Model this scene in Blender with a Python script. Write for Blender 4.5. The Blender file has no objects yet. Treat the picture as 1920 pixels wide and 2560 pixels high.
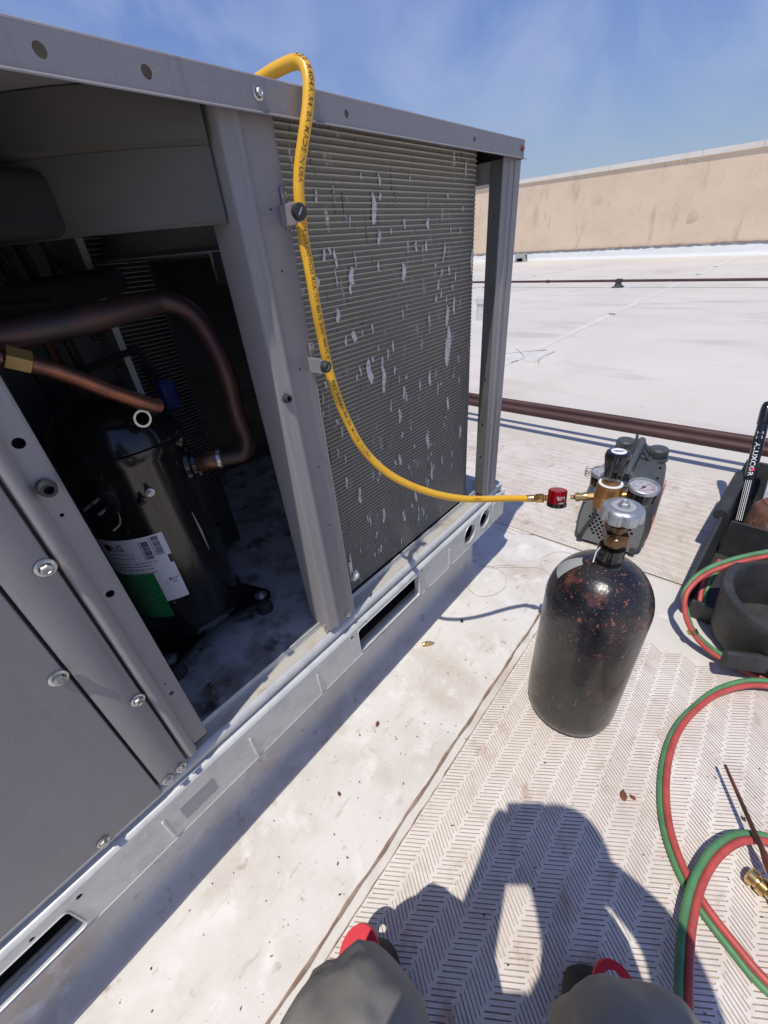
import bpy, math, random
from mathutils import Vector, Matrix, Euler
from mathutils.geometry import delaunay_2d_cdt
random.seed(7)
PI = math.pi
S = bpy.context.scene
COL = S.collection

# ------------------------------------------------------------ camera, sky, sun, exposure
cam_d = bpy.data.cameras.new('camera'); cam = bpy.data.objects.new('camera', cam_d); COL.objects.link(cam)
cam.location = (0, 0, 1.0)
cam.rotation_euler = [math.radians(a) for a in (56.985, 4.508, -49.921)]
cam_d.sensor_fit = 'HORIZONTAL'; cam_d.sensor_width = 36.0; cam_d.lens = 36.0 * 1015.9 / 1920.0
cam_d.clip_start = 0.02; cam_d.clip_end = 500
S.camera = cam
SUN_DIR = Vector((0.42, 0.078, -1.0)).normalized()
EL = math.asin(-SUN_DIR.z)
w = bpy.data.worlds.new('World'); S.world = w; w.use_nodes = True
nt = w.node_tree; nt.nodes.clear()
def N(t, kind, **kw):
    n = t.nodes.new(kind)
    for k, v in kw.items(): setattr(n, k, v)
    return n
sky = N(nt, 'ShaderNodeTexSky', sky_type='NISHITA', sun_disc=False, sun_elevation=EL,
        sun_rotation=math.atan2(-SUN_DIR.x, -SUN_DIR.y), air_density=1.0, dust_density=0.3, ozone_density=1.6, altitude=100)
tc = N(nt, 'ShaderNodeTexCoord')
mp = N(nt, 'ShaderNodeMapping'); mp.inputs['Scale'].default_value = (1.3, 2.6, 2.2); mp.inputs['Rotation'].default_value = (0.2, 0.5, 0.4)
cn = N(nt, 'ShaderNodeTexNoise'); cn.inputs['Scale'].default_value = 2.1; cn.inputs['Detail'].default_value = 9; cn.inputs['Roughness'].default_value = 0.52; cn.inputs['Distortion'].default_value = 0.9
cr = N(nt, 'ShaderNodeValToRGB'); cr.color_ramp.elements[0].position = 0.46; cr.color_ramp.elements[1].position = 0.76
cr.color_ramp.elements[0].color = (0.02, 0.02, 0.02, 1); cr.color_ramp.elements[1].color = (0.27, 0.27, 0.27, 1)
hs = N(nt, 'ShaderNodeHueSaturation'); hs.inputs['Hue'].default_value = 0.520; hs.inputs['Saturation'].default_value = 1.22; hs.inputs['Value'].default_value = 1.0
mx = N(nt, 'ShaderNodeMixRGB'); mx.inputs[2].default_value = (7.0, 7.2, 7.8, 1)
bg = N(nt, 'ShaderNodeBackground'); bg.inputs['Strength'].default_value = 0.125
wo = N(nt, 'ShaderNodeOutputWorld')
L_ = nt.links.new
L_(tc.outputs['Generated'], mp.inputs['Vector']); L_(mp.outputs[0], cn.inputs['Vector']); L_(cn.outputs['Fac'], cr.inputs[0])
L_(sky.outputs[0], hs.inputs['Color']); L_(hs.outputs[0], mx.inputs[1]); L_(cr.outputs[0], mx.inputs[0])
sx = N(nt, 'ShaderNodeSeparateXYZ'); hz = N(nt, 'ShaderNodeMapRange'); hz.inputs['From Min'].default_value = 0.0; hz.inputs['From Max'].default_value = 0.34; hz.inputs['To Min'].default_value = 0.85; hz.inputs['To Max'].default_value = 0.0
mh = N(nt, 'ShaderNodeMixRGB'); mh.inputs[2].default_value = (1.75, 2.15, 3.15, 1)      # even layer of smog all round the horizon
L_(tc.outputs['Generated'], sx.inputs[0]); L_(sx.outputs['Z'], hz.inputs['Value']); L_(hz.outputs[0], mh.inputs[0]); L_(mx.outputs[0], mh.inputs[1])
L_(mh.outputs[0], bg.inputs['Color']); L_(bg.outputs[0], wo.inputs['Surface'])
sun_d = bpy.data.lights.new('sun', 'SUN'); sun_d.energy = 3.3; sun_d.angle = math.radians(0.53); sun_d.color = (1.0, 0.955, 0.875)
sun = bpy.data.objects.new('sun', sun_d); COL.objects.link(sun)
sun.rotation_euler = SUN_DIR.to_track_quat('-Z', 'Y').to_euler()
S.view_settings.view_transform = 'Standard'; S.view_settings.look = 'None'; S.view_settings.gamma = 1.0
S.view_settings.use_curve_mapping = False; S.view_settings.exposure = 0.1

# ------------------------------------------------------------ materials
MATS = {}
def mat(name, col, rough=0.5, metal=0.0, layers=(), bump=None, spec=0.5, coat=0.0):
    """layers: (colour, noise scale xyz, lo, hi, detail) mixed over the base; bump: (scale xyz, strength, dist)"""
    m = bpy.data.materials.new(name); m.use_nodes = True; t = m.node_tree
    b = t.nodes['Principled BSDF']
    b.inputs['Roughness'].default_value = rough; b.inputs['Metallic'].default_value = metal
    b.inputs['Specular IOR Level'].default_value = spec; b.inputs['Coat Weight'].default_value = coat
    g = N(t, 'ShaderNodeNewGeometry')
    src = N(t, 'ShaderNodeRGB'); src.outputs[0].default_value = (*col, 1); out = src.outputs[0]
    for i, ly in enumerate(layers):
        c2, sc, lo, hi = ly[:4]; det = ly[4] if len(ly) > 4 else 6
        mpn = N(t, 'ShaderNodeMapping'); mpn.inputs['Scale'].default_value = sc if isinstance(sc, tuple) else (sc,) * 3
        mpn.inputs['Location'].default_value = (i * 3.7 + 0.31, i * 1.9, i * 5.3)
        if len(ly) > 5: mpn.inputs['Rotation'].default_value = ly[5]
        nz = N(t, 'ShaderNodeTexNoise'); nz.inputs['Scale'].default_value = 1.0; nz.inputs['Detail'].default_value = det; nz.inputs['Roughness'].default_value = 0.6
        mr = N(t, 'ShaderNodeMapRange'); mr.inputs['From Min'].default_value = lo; mr.inputs['From Max'].default_value = hi
        mr.inputs['To Max'].default_value = ly[6] if len(ly) > 6 else 1.0
        mi = N(t, 'ShaderNodeMixRGB'); mi.inputs[2].default_value = (*c2, 1)
        t.links.new(g.outputs['Position'], mpn.inputs['Vector']); t.links.new(mpn.outputs[0], nz.inputs['Vector'])
        t.links.new(nz.outputs['Fac'], mr.inputs['Value']); t.links.new(mr.outputs[0], mi.inputs[0])
        t.links.new(out, mi.inputs[1]); out = mi.outputs[0]
    t.links.new(out, b.inputs['Base Color'])
    if bump:
        sc, st, di = bump[:3]
        mpn = N(t, 'ShaderNodeMapping'); mpn.inputs['Scale'].default_value = sc if isinstance(sc, tuple) else (sc,) * 3
        nz = N(t, 'ShaderNodeTexNoise'); nz.inputs['Scale'].default_value = 1.0; nz.inputs['Detail'].default_value = bump[3] if len(bump) > 3 else 5
        bp = N(t, 'ShaderNodeBump'); bp.inputs['Strength'].default_value = st; bp.inputs['Distance'].default_value = di
        t.links.new(g.outputs['Position'], mpn.inputs['Vector']); t.links.new(mpn.outputs[0], nz.inputs['Vector'])
        t.links.new(nz.outputs['Fac'], bp.inputs['Height']); t.links.new(bp.outputs[0], b.inputs['Normal'])
    MATS[name] = m
    return m
W_ = (0.70, 0.665, 0.61)
mat('membrane', W_, 0.55, 0, [((0.60, 0.565, 0.51), 2.2, 0.40, 0.72), ((0.50, 0.46, 0.40), (9, 9, 9), 0.56, 0.80), ((0.45, 0.36, 0.27), (1.4, 3.4, 3), 0.66, 0.78, 9),
     ((0.34, 0.28, 0.22), (60, 18, 30), 0.70, 0.76, 3, (0, 0, 0.6)), ((0.25, 0.21, 0.18), 140, 0.735, 0.76, 2), ((0.78, 0.75, 0.70), (26, 26, 26), 0.60, 0.75)], bump=(55, 0.25, 0.002))
mat('far_membrane', (0.68, 0.625, 0.545), 0.6, 0, [((0.59, 0.55, 0.485), (0.5, 0.35, 1), 0.40, 0.66), ((0.50, 0.455, 0.395), (3.2, 0.8, 1), 0.54, 0.76), ((0.50, 0.43, 0.35), (0.35, 0.6, 1), 0.60, 0.74, 9, (0, 0, 0), 0.6), ((0.36, 0.32, 0.28), (9, 2.5, 5), 0.735, 0.77, 3)], bump=(9, 0.3, 0.01))
mat('flashing_membrane', (0.72, 0.685, 0.635), 0.5, 0, [((0.60, 0.55, 0.49), (5, 5, 5), 0.42, 0.72), ((0.44, 0.33, 0.24), (4.2, 4.2, 4.2), 0.54, 0.72, 11, (0, 0, 0), 0.55), ((0.46, 0.38, 0.31), (14, 60, 30), 0.62, 0.80, 8, (0, 0, 0.9)), ((0.48, 0.41, 0.34), (50, 14, 30), 0.64, 0.82, 8, (0, 0, 0.4)), ((0.40, 0.31, 0.24), (30, 30, 30), 0.63, 0.76, 8),
     ((0.25, 0.20, 0.17), 130, 0.72, 0.75, 2), ((0.80, 0.77, 0.73), (16, 16, 16), 0.56, 0.72)], bump=(40, 0.3, 0.002))
mat('pad_top', (0.77, 0.71, 0.64), 0.5, 0, [((0.67, 0.59, 0.515), (5, 5, 5), 0.40, 0.66), ((0.60, 0.52, 0.45), (22, 22, 22), 0.52, 0.74, 8), ((0.48, 0.32, 0.235), (10, 15, 9), 0.60, 0.74, 9), ((0.28, 0.19, 0.14), 90, 0.73, 0.76, 2)], bump=(120, 0.2, 0.001))
mat('pad_groove', (0.60, 0.525, 0.46), 0.75, 0, [((0.44, 0.355, 0.295), (12, 12, 12), 0.45, 0.68)])
mat('sealant', (0.25, 0.165, 0.115), 0.8, 0, [((0.40, 0.31, 0.245), (30, 30, 30), 0.45, 0.65)])
mat('paint', (0.265, 0.25, 0.255), 0.42, 0.0, [((0.235, 0.22, 0.22), (7, 7, 4), 0.45, 0.75), ((0.285, 0.27, 0.275), 420, 0.52, 0.70, 2), ((0.20, 0.185, 0.175), (55, 55, 3), 0.58, 0.82, 6), ((0.36, 0.345, 0.34), (30, 30, 240), 0.70, 0.74, 3, (0.5, 0.7, 0.2)), ((0.16, 0.12, 0.10), (26, 26, 26), 0.70, 0.80, 6)], bump=((9, 9, 5), 0.22, 0.012))
mat('skirt_shaded', (0.115, 0.111, 0.099), 0.6, 0, [((0.085, 0.081, 0.07), (3, 3, 6), 0.42, 0.7)])  # cabinet paint with the unlit fan skirt's shade put into the colour
mat('inner_dark', (0.12, 0.12, 0.115), 0.55, 0, [((0.08, 0.078, 0.072), (9, 9, 9), 0.45, 0.7)])  # inner panels: shade inside the unit is put into this colour
mat('galvanized', (0.64, 0.64, 0.61), 0.42, 0.15, [((0.53, 0.54, 0.52), (22, 22, 22), 0.45, 0.68), ((0.68, 0.67, 0.64), 60, 0.52, 0.72, 2)], bump=(50, 0.08, 0.001))
mat('galv_lip', (0.50, 0.47, 0.40), 0.55, 0.15, [((0.40, 0.29, 0.20), (20, 20, 20), 0.55, 0.72, 8), ((0.30, 0.27, 0.23), (45, 45, 45), 0.60, 0.75)])
mat('pan', (0.60, 0.60, 0.58), 0.5, 0.2, [((0.33, 0.30, 0.255), (13, 13, 13), 0.46, 0.62, 10), ((0.10, 0.085, 0.068), (17, 17, 17), 0.54, 0.70, 11), ((0.52, 0.45, 0.48), 50, 0.60, 0.72)], bump=(60, 0.3, 0.001))
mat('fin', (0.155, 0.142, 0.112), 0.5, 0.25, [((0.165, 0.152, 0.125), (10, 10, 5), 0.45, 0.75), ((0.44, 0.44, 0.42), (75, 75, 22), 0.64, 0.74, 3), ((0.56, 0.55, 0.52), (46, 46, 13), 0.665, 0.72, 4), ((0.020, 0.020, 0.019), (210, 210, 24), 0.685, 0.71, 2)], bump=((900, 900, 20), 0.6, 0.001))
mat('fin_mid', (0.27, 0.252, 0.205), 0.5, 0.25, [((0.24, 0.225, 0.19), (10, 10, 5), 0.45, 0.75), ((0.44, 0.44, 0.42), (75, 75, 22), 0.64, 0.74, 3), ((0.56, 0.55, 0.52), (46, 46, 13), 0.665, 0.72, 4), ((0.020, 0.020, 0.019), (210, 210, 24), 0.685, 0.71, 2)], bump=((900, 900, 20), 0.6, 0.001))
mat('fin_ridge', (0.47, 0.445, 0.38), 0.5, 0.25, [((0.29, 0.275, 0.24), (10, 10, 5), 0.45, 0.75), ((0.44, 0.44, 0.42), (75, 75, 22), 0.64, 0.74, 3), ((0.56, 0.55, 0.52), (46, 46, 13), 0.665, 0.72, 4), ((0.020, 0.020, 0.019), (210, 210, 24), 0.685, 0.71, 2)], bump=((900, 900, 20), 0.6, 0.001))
mat('fin_crush', (0.66, 0.65, 0.62), 0.5, 0.1, [((0.40, 0.39, 0.37), (60, 60, 300), 0.46, 0.66, 3), ((0.20, 0.19, 0.18), (190, 190, 60), 0.60, 0.68, 3), ((0.56, 0.55, 0.52), (90, 90, 30), 0.60, 0.75)], bump=((500, 500, 60), 0.6, 0.001))
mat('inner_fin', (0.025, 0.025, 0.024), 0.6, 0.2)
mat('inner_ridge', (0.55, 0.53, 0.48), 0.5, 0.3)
mat('black_steel', (0.011, 0.010, 0.010), 0.28, 0.0, [((0.045, 0.037, 0.032), (8, 8, 4), 0.44, 0.76), ((0.13, 0.055, 0.038), (15, 15, 9), 0.60, 0.76, 9), ((0.24, 0.075, 0.042), (60, 60, 44), 0.665, 0.685, 5), ((0.16, 0.14, 0.125), (300, 300, 26), 0.68, 0.74, 3)],
     bump=(60, 0.45, 0.002), coat=0.1)
mat('black_shoulder', (0.010, 0.010, 0.014), 0.27, 0.0, [((0.035, 0.030, 0.030), (9, 9, 9), 0.45, 0.75), ((0.22, 0.07, 0.045), (120, 120, 110), 0.615, 0.64, 5), ((0.20, 0.065, 0.04), (48, 48, 40), 0.655, 0.675, 5), ((0.13, 0.05, 0.035), (22, 22, 22), 0.60, 0.74, 9), ((0.34, 0.31, 0.28), (330, 330, 330), 0.70, 0.72, 2)],
     bump=(80, 0.5, 0.002), coat=0.1)
mat('black_gloss', (0.008, 0.008, 0.009), 0.13, 0, [((0.03, 0.03, 0.03), (12, 12, 5), 0.55, 0.75)], bump=(18, 0.08, 0.002), coat=0.4)
mat('comp_black', (0.012, 0.012, 0.012), 0.16, 0, [((0.05, 0.048, 0.045), (26, 26, 8), 0.60, 0.78), ((0.20, 0.19, 0.18), (120, 120, 30), 0.745, 0.76, 2)], bump=(25, 0.06, 0.002), coat=0.2)
mat('black_rubber', (0.028, 0.028, 0.030), 0.62, 0, [((0.055, 0.054, 0.052), (18, 18, 18), 0.45, 0.75), ((0.10, 0.095, 0.085), (50, 50, 50), 0.66, 0.8)], bump=(160, 0.3, 0.001))
mat('pump_case', (0.060, 0.066, 0.068), 0.5, 0.0, [((0.085, 0.09, 0.09), (11, 11, 11), 0.45, 0.75), ((0.14, 0.135, 0.125), (36, 36, 36), 0.64, 0.8)], bump=(200, 0.15, 0.001))
mat('pump_face', (0.17, 0.175, 0.17), 0.5, 0.1, [((0.16, 0.16, 0.155), (20, 20, 20), 0.5, 0.75)])
mat('hole_dark', (0.004, 0.004, 0.004), 0.9)
mat('pump_red', (0.55, 0.10, 0.05), 0.45)
mat('bolt', (0.55, 0.55, 0.53), 0.28, 0.85, [((0.38, 0.38, 0.36), 90, 0.45, 0.7)])
mat('rusty_bolt', (0.22, 0.065, 0.045), 0.7, 0.2)
mat('brass', (0.56, 0.36, 0.14), 0.27, 0.9, [((0.36, 0.22, 0.085), (45, 45, 45), 0.45, 0.70)])
mat('bright_brass', (0.70, 0.50, 0.22), 0.25, 0.9, [((0.55, 0.36, 0.14), (80, 80, 80), 0.5, 0.7)])
mat('old_brass', (0.25, 0.155, 0.085), 0.36, 0.85, [((0.12, 0.075, 0.05), (40, 40, 40), 0.42, 0.66)])
mat('bronze', (0.48, 0.25, 0.10), 0.38, 0.75, [((0.36, 0.18, 0.075), (30, 30, 30), 0.42, 0.7)])
mat('chrome', (0.46, 0.475, 0.50), 0.40, 0.7, [((0.38, 0.39, 0.41), (50, 50, 50), 0.45, 0.7), ((0.30, 0.27, 0.23), (130, 130, 130), 0.66, 0.75)], bump=(160, 0.06, 0.0006))
mat('red_anodized', (0.42, 0.008, 0.020), 0.25, 0.75)
mat('white_print', (0.80, 0.80, 0.80), 0.5)
mat('dial', (0.78, 0.76, 0.76), 0.4)
mat('black_print', (0.012, 0.012, 0.012), 0.6)
mat('red_print', (0.60, 0.05, 0.10), 0.5)
mat('hose_print', (0.10, 0.055, 0.015), 0.7)
mat('yellow_hose', (0.80, 0.44, 0.030), 0.36, 0, [((0.66, 0.33, 0.022), (25, 25, 25), 0.5, 0.78), ((0.40, 0.19, 0.02), (110, 110, 110), 0.70, 0.76, 3)])
mat('red_hose', (0.52, 0.085, 0.075), 0.48, 0, [((0.38, 0.06, 0.052), (30, 30, 30), 0.42, 0.70), ((0.30, 0.14, 0.11), (70, 70, 70), 0.57, 0.74)])
mat('green_hose', (0.095, 0.255, 0.11), 0.5, 0, [((0.065, 0.18, 0.085), (30, 30, 30), 0.45, 0.72), ((0.17, 0.19, 0.12), (70, 70, 70), 0.56, 0.72)])
mat('copper', (0.33, 0.125, 0.075), 0.36, 0.75, [((0.12, 0.075, 0.06), (16, 16, 16), 0.42, 0.62), ((0.06, 0.055, 0.055), (35, 35, 35), 0.60, 0.75)])
mat('dull_copper', (0.115, 0.055, 0.048), 0.45, 0.55, [((0.055, 0.048, 0.046), (9, 9, 9), 0.40, 0.62), ((0.24, 0.09, 0.06), (28, 28, 28), 0.62, 0.76)])
mat('insulation', (0.018, 0.018, 0.018), 0.9)
mat('label_white', (0.80, 0.80, 0.84), 0.45)
mat('label_green', (0.012, 0.22, 0.06), 0.45)
mat('label_grey', (0.33, 0.36, 0.42), 0.5)
mat('green_print', (0.22, 0.40, 0.25), 0.5)
mat('blue_plastic', (0.015, 0.03, 0.16), 0.4)
mat('red_oxide', (0.055, 0.021, 0.019), 0.62, 0, [((0.085, 0.038, 0.034), (10, 3, 14), 0.46, 0.70), ((0.14, 0.095, 0.085), (26, 5, 30), 0.62, 0.76), ((0.06, 0.022, 0.02), (18, 6, 20), 0.60, 0.75)], bump=(40, 0.4, 0.003))
mat('stucco', (0.74, 0.585, 0.425), 0.85, 0, [((0.66, 0.52, 0.375), (0.8, 0.8, 1.4), 0.42, 0.68), ((0.46, 0.36, 0.27), (3.0, 1.6, 0.6), 0.58, 0.76, 8), ((0.36, 0.29, 0.23), (8, 5, 1.0), 0.63, 0.76, 6), ((0.66, 0.56, 0.45), (4, 4, 4), 0.62, 0.8)], bump=(14, 0.35, 0.02))
mat('stucco_patch', (0.62, 0.47, 0.33), 0.85)
mat('coping', (0.74, 0.70, 0.63), 0.5, 0, [((0.62, 0.57, 0.49), (4, 1, 3), 0.5, 0.75)])
mat('wall_edge', (0.30, 0.225, 0.18), 0.8)
mat('wall_flashing', (0.66, 0.665, 0.64), 0.5, 0, [((0.56, 0.60, 0.61), (3, 1.2, 4), 0.46, 0.74), ((0.40, 0.40, 0.38), (9, 4, 9), 0.68, 0.78)], bump=(5, 0.4, 0.02))
mat('rust', (0.19, 0.075, 0.04), 0.8, 0.1, [((0.11, 0.06, 0.045), (30, 30, 30), 0.42, 0.62), ((0.22, 0.20, 0.175), (55, 55, 55), 0.55, 0.70), ((0.05, 0.035, 0.03), (70, 70, 70), 0.6, 0.75)], bump=(90, 0.5, 0.002))
mat('trousers', (0.31, 0.29, 0.25), 0.92, 0, [((0.25, 0.235, 0.205), (7, 7, 7), 0.42, 0.70), ((0.36, 0.34, 0.295), (900, 900, 900), 0.5, 0.7, 2), ((0.19, 0.175, 0.15), (18, 18, 18), 0.62, 0.80, 8)], bump=((26, 26, 15), 0.75, 0.014, 1.2), spec=0.1)
mat('shirt', (0.05, 0.06, 0.08), 0.9, spec=0.1)
mat('skin', (0.42, 0.24, 0.16), 0.55)
mat('hair', (0.03, 0.02, 0.015), 0.7)
mat('boot', (0.020, 0.018, 0.018), 0.6, 0, [((0.05, 0.045, 0.04), (40, 40, 40), 0.5, 0.75)])
mat('red_fabric', (0.62, 0.012, 0.03), 0.65, bump=(700, 0.3, 0.0006))
mat('debris', (0.055, 0.045, 0.04), 0.8)
mat('dry_leaf', (0.19, 0.065, 0.035), 0.8)
mat('wire', (0.42, 0.36, 0.31), 0.6)
mat('grey_plastic', (0.36, 0.37, 0.37), 0.5)
mat('phone', (0.02, 0.02, 0.022), 0.3)
mat('glass', (1, 1, 1), 0.03)
g_ = MATS['glass'].node_tree.nodes['Principled BSDF']; g_.inputs['Transmission Weight'].default_value = 1.0; g_.inputs['IOR'].default_value = 1.25

# ------------------------------------------------------------ mesh helpers
ORG = {}
class MB:
    def __init__(s): s.v = []; s.f = []; s.m = []
    def add(s, vs, fs, mi=0):
        o = len(s.v); s.v += [tuple(v) for v in vs]
        for f in fs: s.f.append(tuple(i + o for i in f)); s.m.append(mi)
        return s
    def box(s, x0, x1, y0, y1, z0, z1, mi=0, M=None):
        vs = [Vector((x, y, z)) for x in (x0, x1) for y in (y0, y1) for z in (z0, z1)]
        if M is not None: vs = [M @ v for v in vs]
        return s.add(vs, [(0, 1, 3, 2), (4, 6, 7, 5), (0, 4, 5, 1), (2, 3, 7, 6), (0, 2, 6, 4), (1, 5, 7, 3)], mi)
    def lathe(s, p0, ax, prof, n=32, mi=0, mis=None, rmod=None):
        ax = Vector(ax).normalized(); p0 = Vector(p0)
        u = ax.orthogonal().normalized(); v = ax.cross(u)
        vs = []
        for r, h in prof:
            for k in range(n):
                a = 2 * PI * k / n; rr = r * (rmod(a, h) if rmod else 1)
                vs.append(p0 + ax * h + u * (rr * math.cos(a)) + v * (rr * math.sin(a)))
        o = len(s.v); s.v += [tuple(q) for q in vs]
        for i in range(len(prof) - 1):
            for k in range(n):
                k2 = (k + 1) % n
                s.f.append((o + i * n + k, o + i * n + k2, o + (i + 1) * n + k2, o + (i + 1) * n + k)); s.m.append(mis[i] if mis else mi)
        ring = len(prof) >= 4 and abs(prof[0][1] - prof[-1][1]) < 0.0035
        if prof[0][0] > 1e-4 and not ring: s.f.append(tuple(o + k for k in reversed(range(n)))); s.m.append(mis[0] if mis else mi)
        if prof[-1][0] > 1e-4 and not ring: s.f.append(tuple(o + (len(prof) - 1) * n + k for k in range(n))); s.m.append(mis[-1] if mis else mi)
        return s
    def tube(s, pts, r, n=10, mi=0, cap=True):
        fr = frames(pts); o = len(s.v)
        for i, (p, t, a, b) in enumerate(fr):
            rr = r[i] if isinstance(r, (list, tuple)) else r
            for k in range(n):
                q = 2 * PI * k / n; s.v.append(tuple(p + a * (rr * math.cos(q)) + b * (rr * math.sin(q))))
        for i in range(len(fr) - 1):
            for k in range(n):
                k2 = (k + 1) % n
                s.f.append((o + i * n + k, o + i * n + k2, o + (i + 1) * n + k2, o + (i + 1) * n + k)); s.m.append(mi)
        if cap:
            s.f.append(tuple(o + k for k in reversed(range(n)))); s.m.append(mi)
            e = o + (len(fr) - 1) * n; s.f.append(tuple(e + k for k in range(n))); s.m.append(mi)
        return s
    def sheet(s, poly, lo, hi, fn, th=0.0015, mi=0, mis=None):
        """bent sheet metal: 2-D polyline swept from lo to hi with real thickness; fn(a, b, t) gives the world point"""
        P = [Vector(p) for p in poly]; nrm = []
        for i in range(len(P)):
            a = P[max(i - 1, 0)]; b = P[min(i + 1, len(P) - 1)]; d = (b - a).normalized(); nrm.append(Vector((-d.y, d.x)))
        Q = [p + n * th for p, n in zip(P, nrm)]; n = len(P); o = len(s.v)
        for t in (lo, hi):
            for p in P: s.v.append(tuple(fn(p.x, p.y, t)))
            for p in Q: s.v.append(tuple(fn(p.x, p.y, t)))
        for i in range(n - 1):
            m_ = mis[i] if mis else mi
            for f in ((i, i + 1, 2 * n + i + 1, 2 * n + i), (n + i, 3 * n + i, 3 * n + i + 1, n + i + 1), (i, n + i, n + i + 1, i + 1), (2 * n + i, 2 * n + i + 1, 3 * n + i + 1, 3 * n + i)):
                s.f.append(tuple(o + k for k in f)); s.m.append(m_)
        for i in (0, n - 1):
            s.f.append((o + i, o + 2 * n + i, o + 3 * n + i, o + n + i)); s.m.append(mis[min(i, n - 2)] if mis else mi)
        return s
    def plate(s, outer, holes, fn, th, mi=0, mi_wall=None):
        """flat plate with cut-out holes; fn(u, v, depth) gives the world point"""
        vs = [Vector(p) for p in outer]; loops = [list(range(len(outer)))]
        for h in holes:
            o = len(vs); vs += [Vector(p) for p in h]; loops.append(list(range(o, o + len(h))))
        es = [(l[i], l[(i + 1) % len(l)]) for l in loops for i in range(len(l))]
        r = delaunay_2d_cdt(vs, es, [], 1, 1e-7)
        boxes = [(min(p[0] for p in h), max(p[0] for p in h), min(p[1] for p in h), max(p[1] for p in h), h) for h in holes]
        def cut(f):
            x = sum(r[0][i].x for i in f) / len(f); y = sum(r[0][i].y for i in f) / len(f)
            for a, b, c, d, h in boxes:
                if a < x < b and c < y < d:
                    ins = False; j = len(h) - 1
                    for i in range(len(h)):
                        if (h[i][1] > y) != (h[j][1] > y) and x < (h[j][0] - h[i][0]) * (y - h[i][1]) / (h[j][1] - h[i][1]) + h[i][0]: ins = not ins
                        j = i
                    if ins: return True
            return False
        keep = [f for f in r[2] if not cut(f)]
        s.add([fn(p.x, p.y, 0) for p in r[0]], keep, mi); s.add([fn(p.x, p.y, th) for p in r[0]], [tuple(reversed(f)) for f in keep], mi)
        for l in loops:
            pts = [vs[i] for i in l]; k = len(pts)
            s.add([fn(p.x, p.y, 0) for p in pts] + [fn(p.x, p.y, th) for p in pts], [(i, (i + 1) % k, k + (i + 1) % k, k + i) for i in range(k)], mi if mi_wall is None else mi_wall)
        return s
    def mesh(s, name, mats, off, smooth, ang):
        me = bpy.data.meshes.new(name)
        me.from_pydata([(x - off[0], y - off[1], z - off[2]) for x, y, z in s.v], [], s.f)
        for m in (mats if isinstance(mats, (list, tuple)) else [mats]): me.materials.append(MATS[m])
        me.polygons.foreach_set('material_index', s.m)
        me.validate(); me.update()
        if smooth:
            me.polygons.foreach_set('use_smooth', [True] * len(me.polygons)); me.set_sharp_from_angle(angle=math.radians(ang))
        return me
    def build(s, name, mats, parent=None, smooth=True, ang=35, bevel=0, origin=None):
        off = ORG.get(parent.name, (0, 0, 0)) if parent else (origin or (0, 0, 0))
        o = bpy.data.objects.new(name, s.mesh(name, mats, off, smooth, ang)); COL.objects.link(o)
        if parent: o.parent = parent
        else: o.location = off
        ORG[o.name] = off
        if bevel:
            b = o.modifiers.new('bevel', 'BEVEL'); b.width = bevel; b.segments = 2; b.limit_method = 'ANGLE'; b.angle_limit = math.radians(40)
        return o
def catmull(pts, n=8):
    P = [Vector(p) for p in pts]; P = [P[0] * 2 - P[1]] + P + [P[-1] * 2 - P[-2]]; out = []
    for i in range(1, len(P) - 2):
        a, b, c, d = P[i - 1:i + 3]
        for k in range(n):
            t = k / n
            out.append(0.5 * ((2 * b) + (c - a) * t + (2 * a - 5 * b + 4 * c - d) * t * t + (3 * b - a - 3 * c + d) * t ** 3))
    out.append(P[-2].copy()); return out
def frames(pts, ref=None):
    P = [Vector(p) for p in pts]; out = []; a = None
    for i, p in enumerate(P):
        t = (P[min(i + 1, len(P) - 1)] - P[max(i - 1, 0)]).normalized()
        if a is None: a = (ref - t * ref.dot(t)).normalized() if ref else t.orthogonal().normalized()
        else: a = (a - t * a.dot(t)).normalized()
        out.append((p, t, a, t.cross(a)))
    return out
def circ(x, y, r, n=16, ry=None): return [(x + r * math.cos(2 * PI * k / n), y + (ry or r) * math.sin(2 * PI * k / n)) for k in range(n)]
def rrect(x0, x1, y0, y1, r, n=4):
    out = []
    for cx, cy, a0 in ((x1 - r, y1 - r, 0), (x0 + r, y1 - r, PI / 2), (x0 + r, y0 + r, PI), (x1 - r, y0 + r, 1.5 * PI)):
        out += [(cx + r * math.cos(a0 + k * PI / 2 / n), cy + r * math.sin(a0 + k * PI / 2 / n)) for k in range(n + 1)]
    return out
def tag(o, label=None, cat=None, group=None, kind=None):
    for k, v in (('label', label), ('category', cat), ('group', group), ('kind', kind)):
        if v: o[k] = v
    return o
def thing(name, loc, label, cat, group=None):
    o = bpy.data.objects.new(name, None); COL.objects.link(o); o.location = loc; o.empty_display_size = 0.05; ORG[o.name] = tuple(loc)
    return tag(o, label, cat, group)
def copy_part(o, parent, loc, rot=None):
    c = o.copy(); COL.objects.link(c); c.parent = parent; c.location = loc
    if rot: c.rotation_euler = rot
    return c
def text_mesh(body, size=1.0, spacing=1.0, bold=0.008):
    cu = bpy.data.curves.new('lettering', 'FONT'); cu.body = body; cu.size = size; cu.space_character = spacing; cu.resolution_u = 2; cu.offset = bold
    o = bpy.data.objects.new('lettering', cu); COL.objects.link(o)
    dg = bpy.context.evaluated_depsgraph_get(); me = bpy.data.meshes.new_from_object(o.evaluated_get(dg))
    vs = [(v.co.x, v.co.y) for v in me.vertices]; fs = [tuple(p.vertices) for p in me.polygons]
    bpy.data.objects.remove(o); bpy.data.curves.remove(cu); bpy.data.meshes.remove(me)
    return vs, fs
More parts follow.
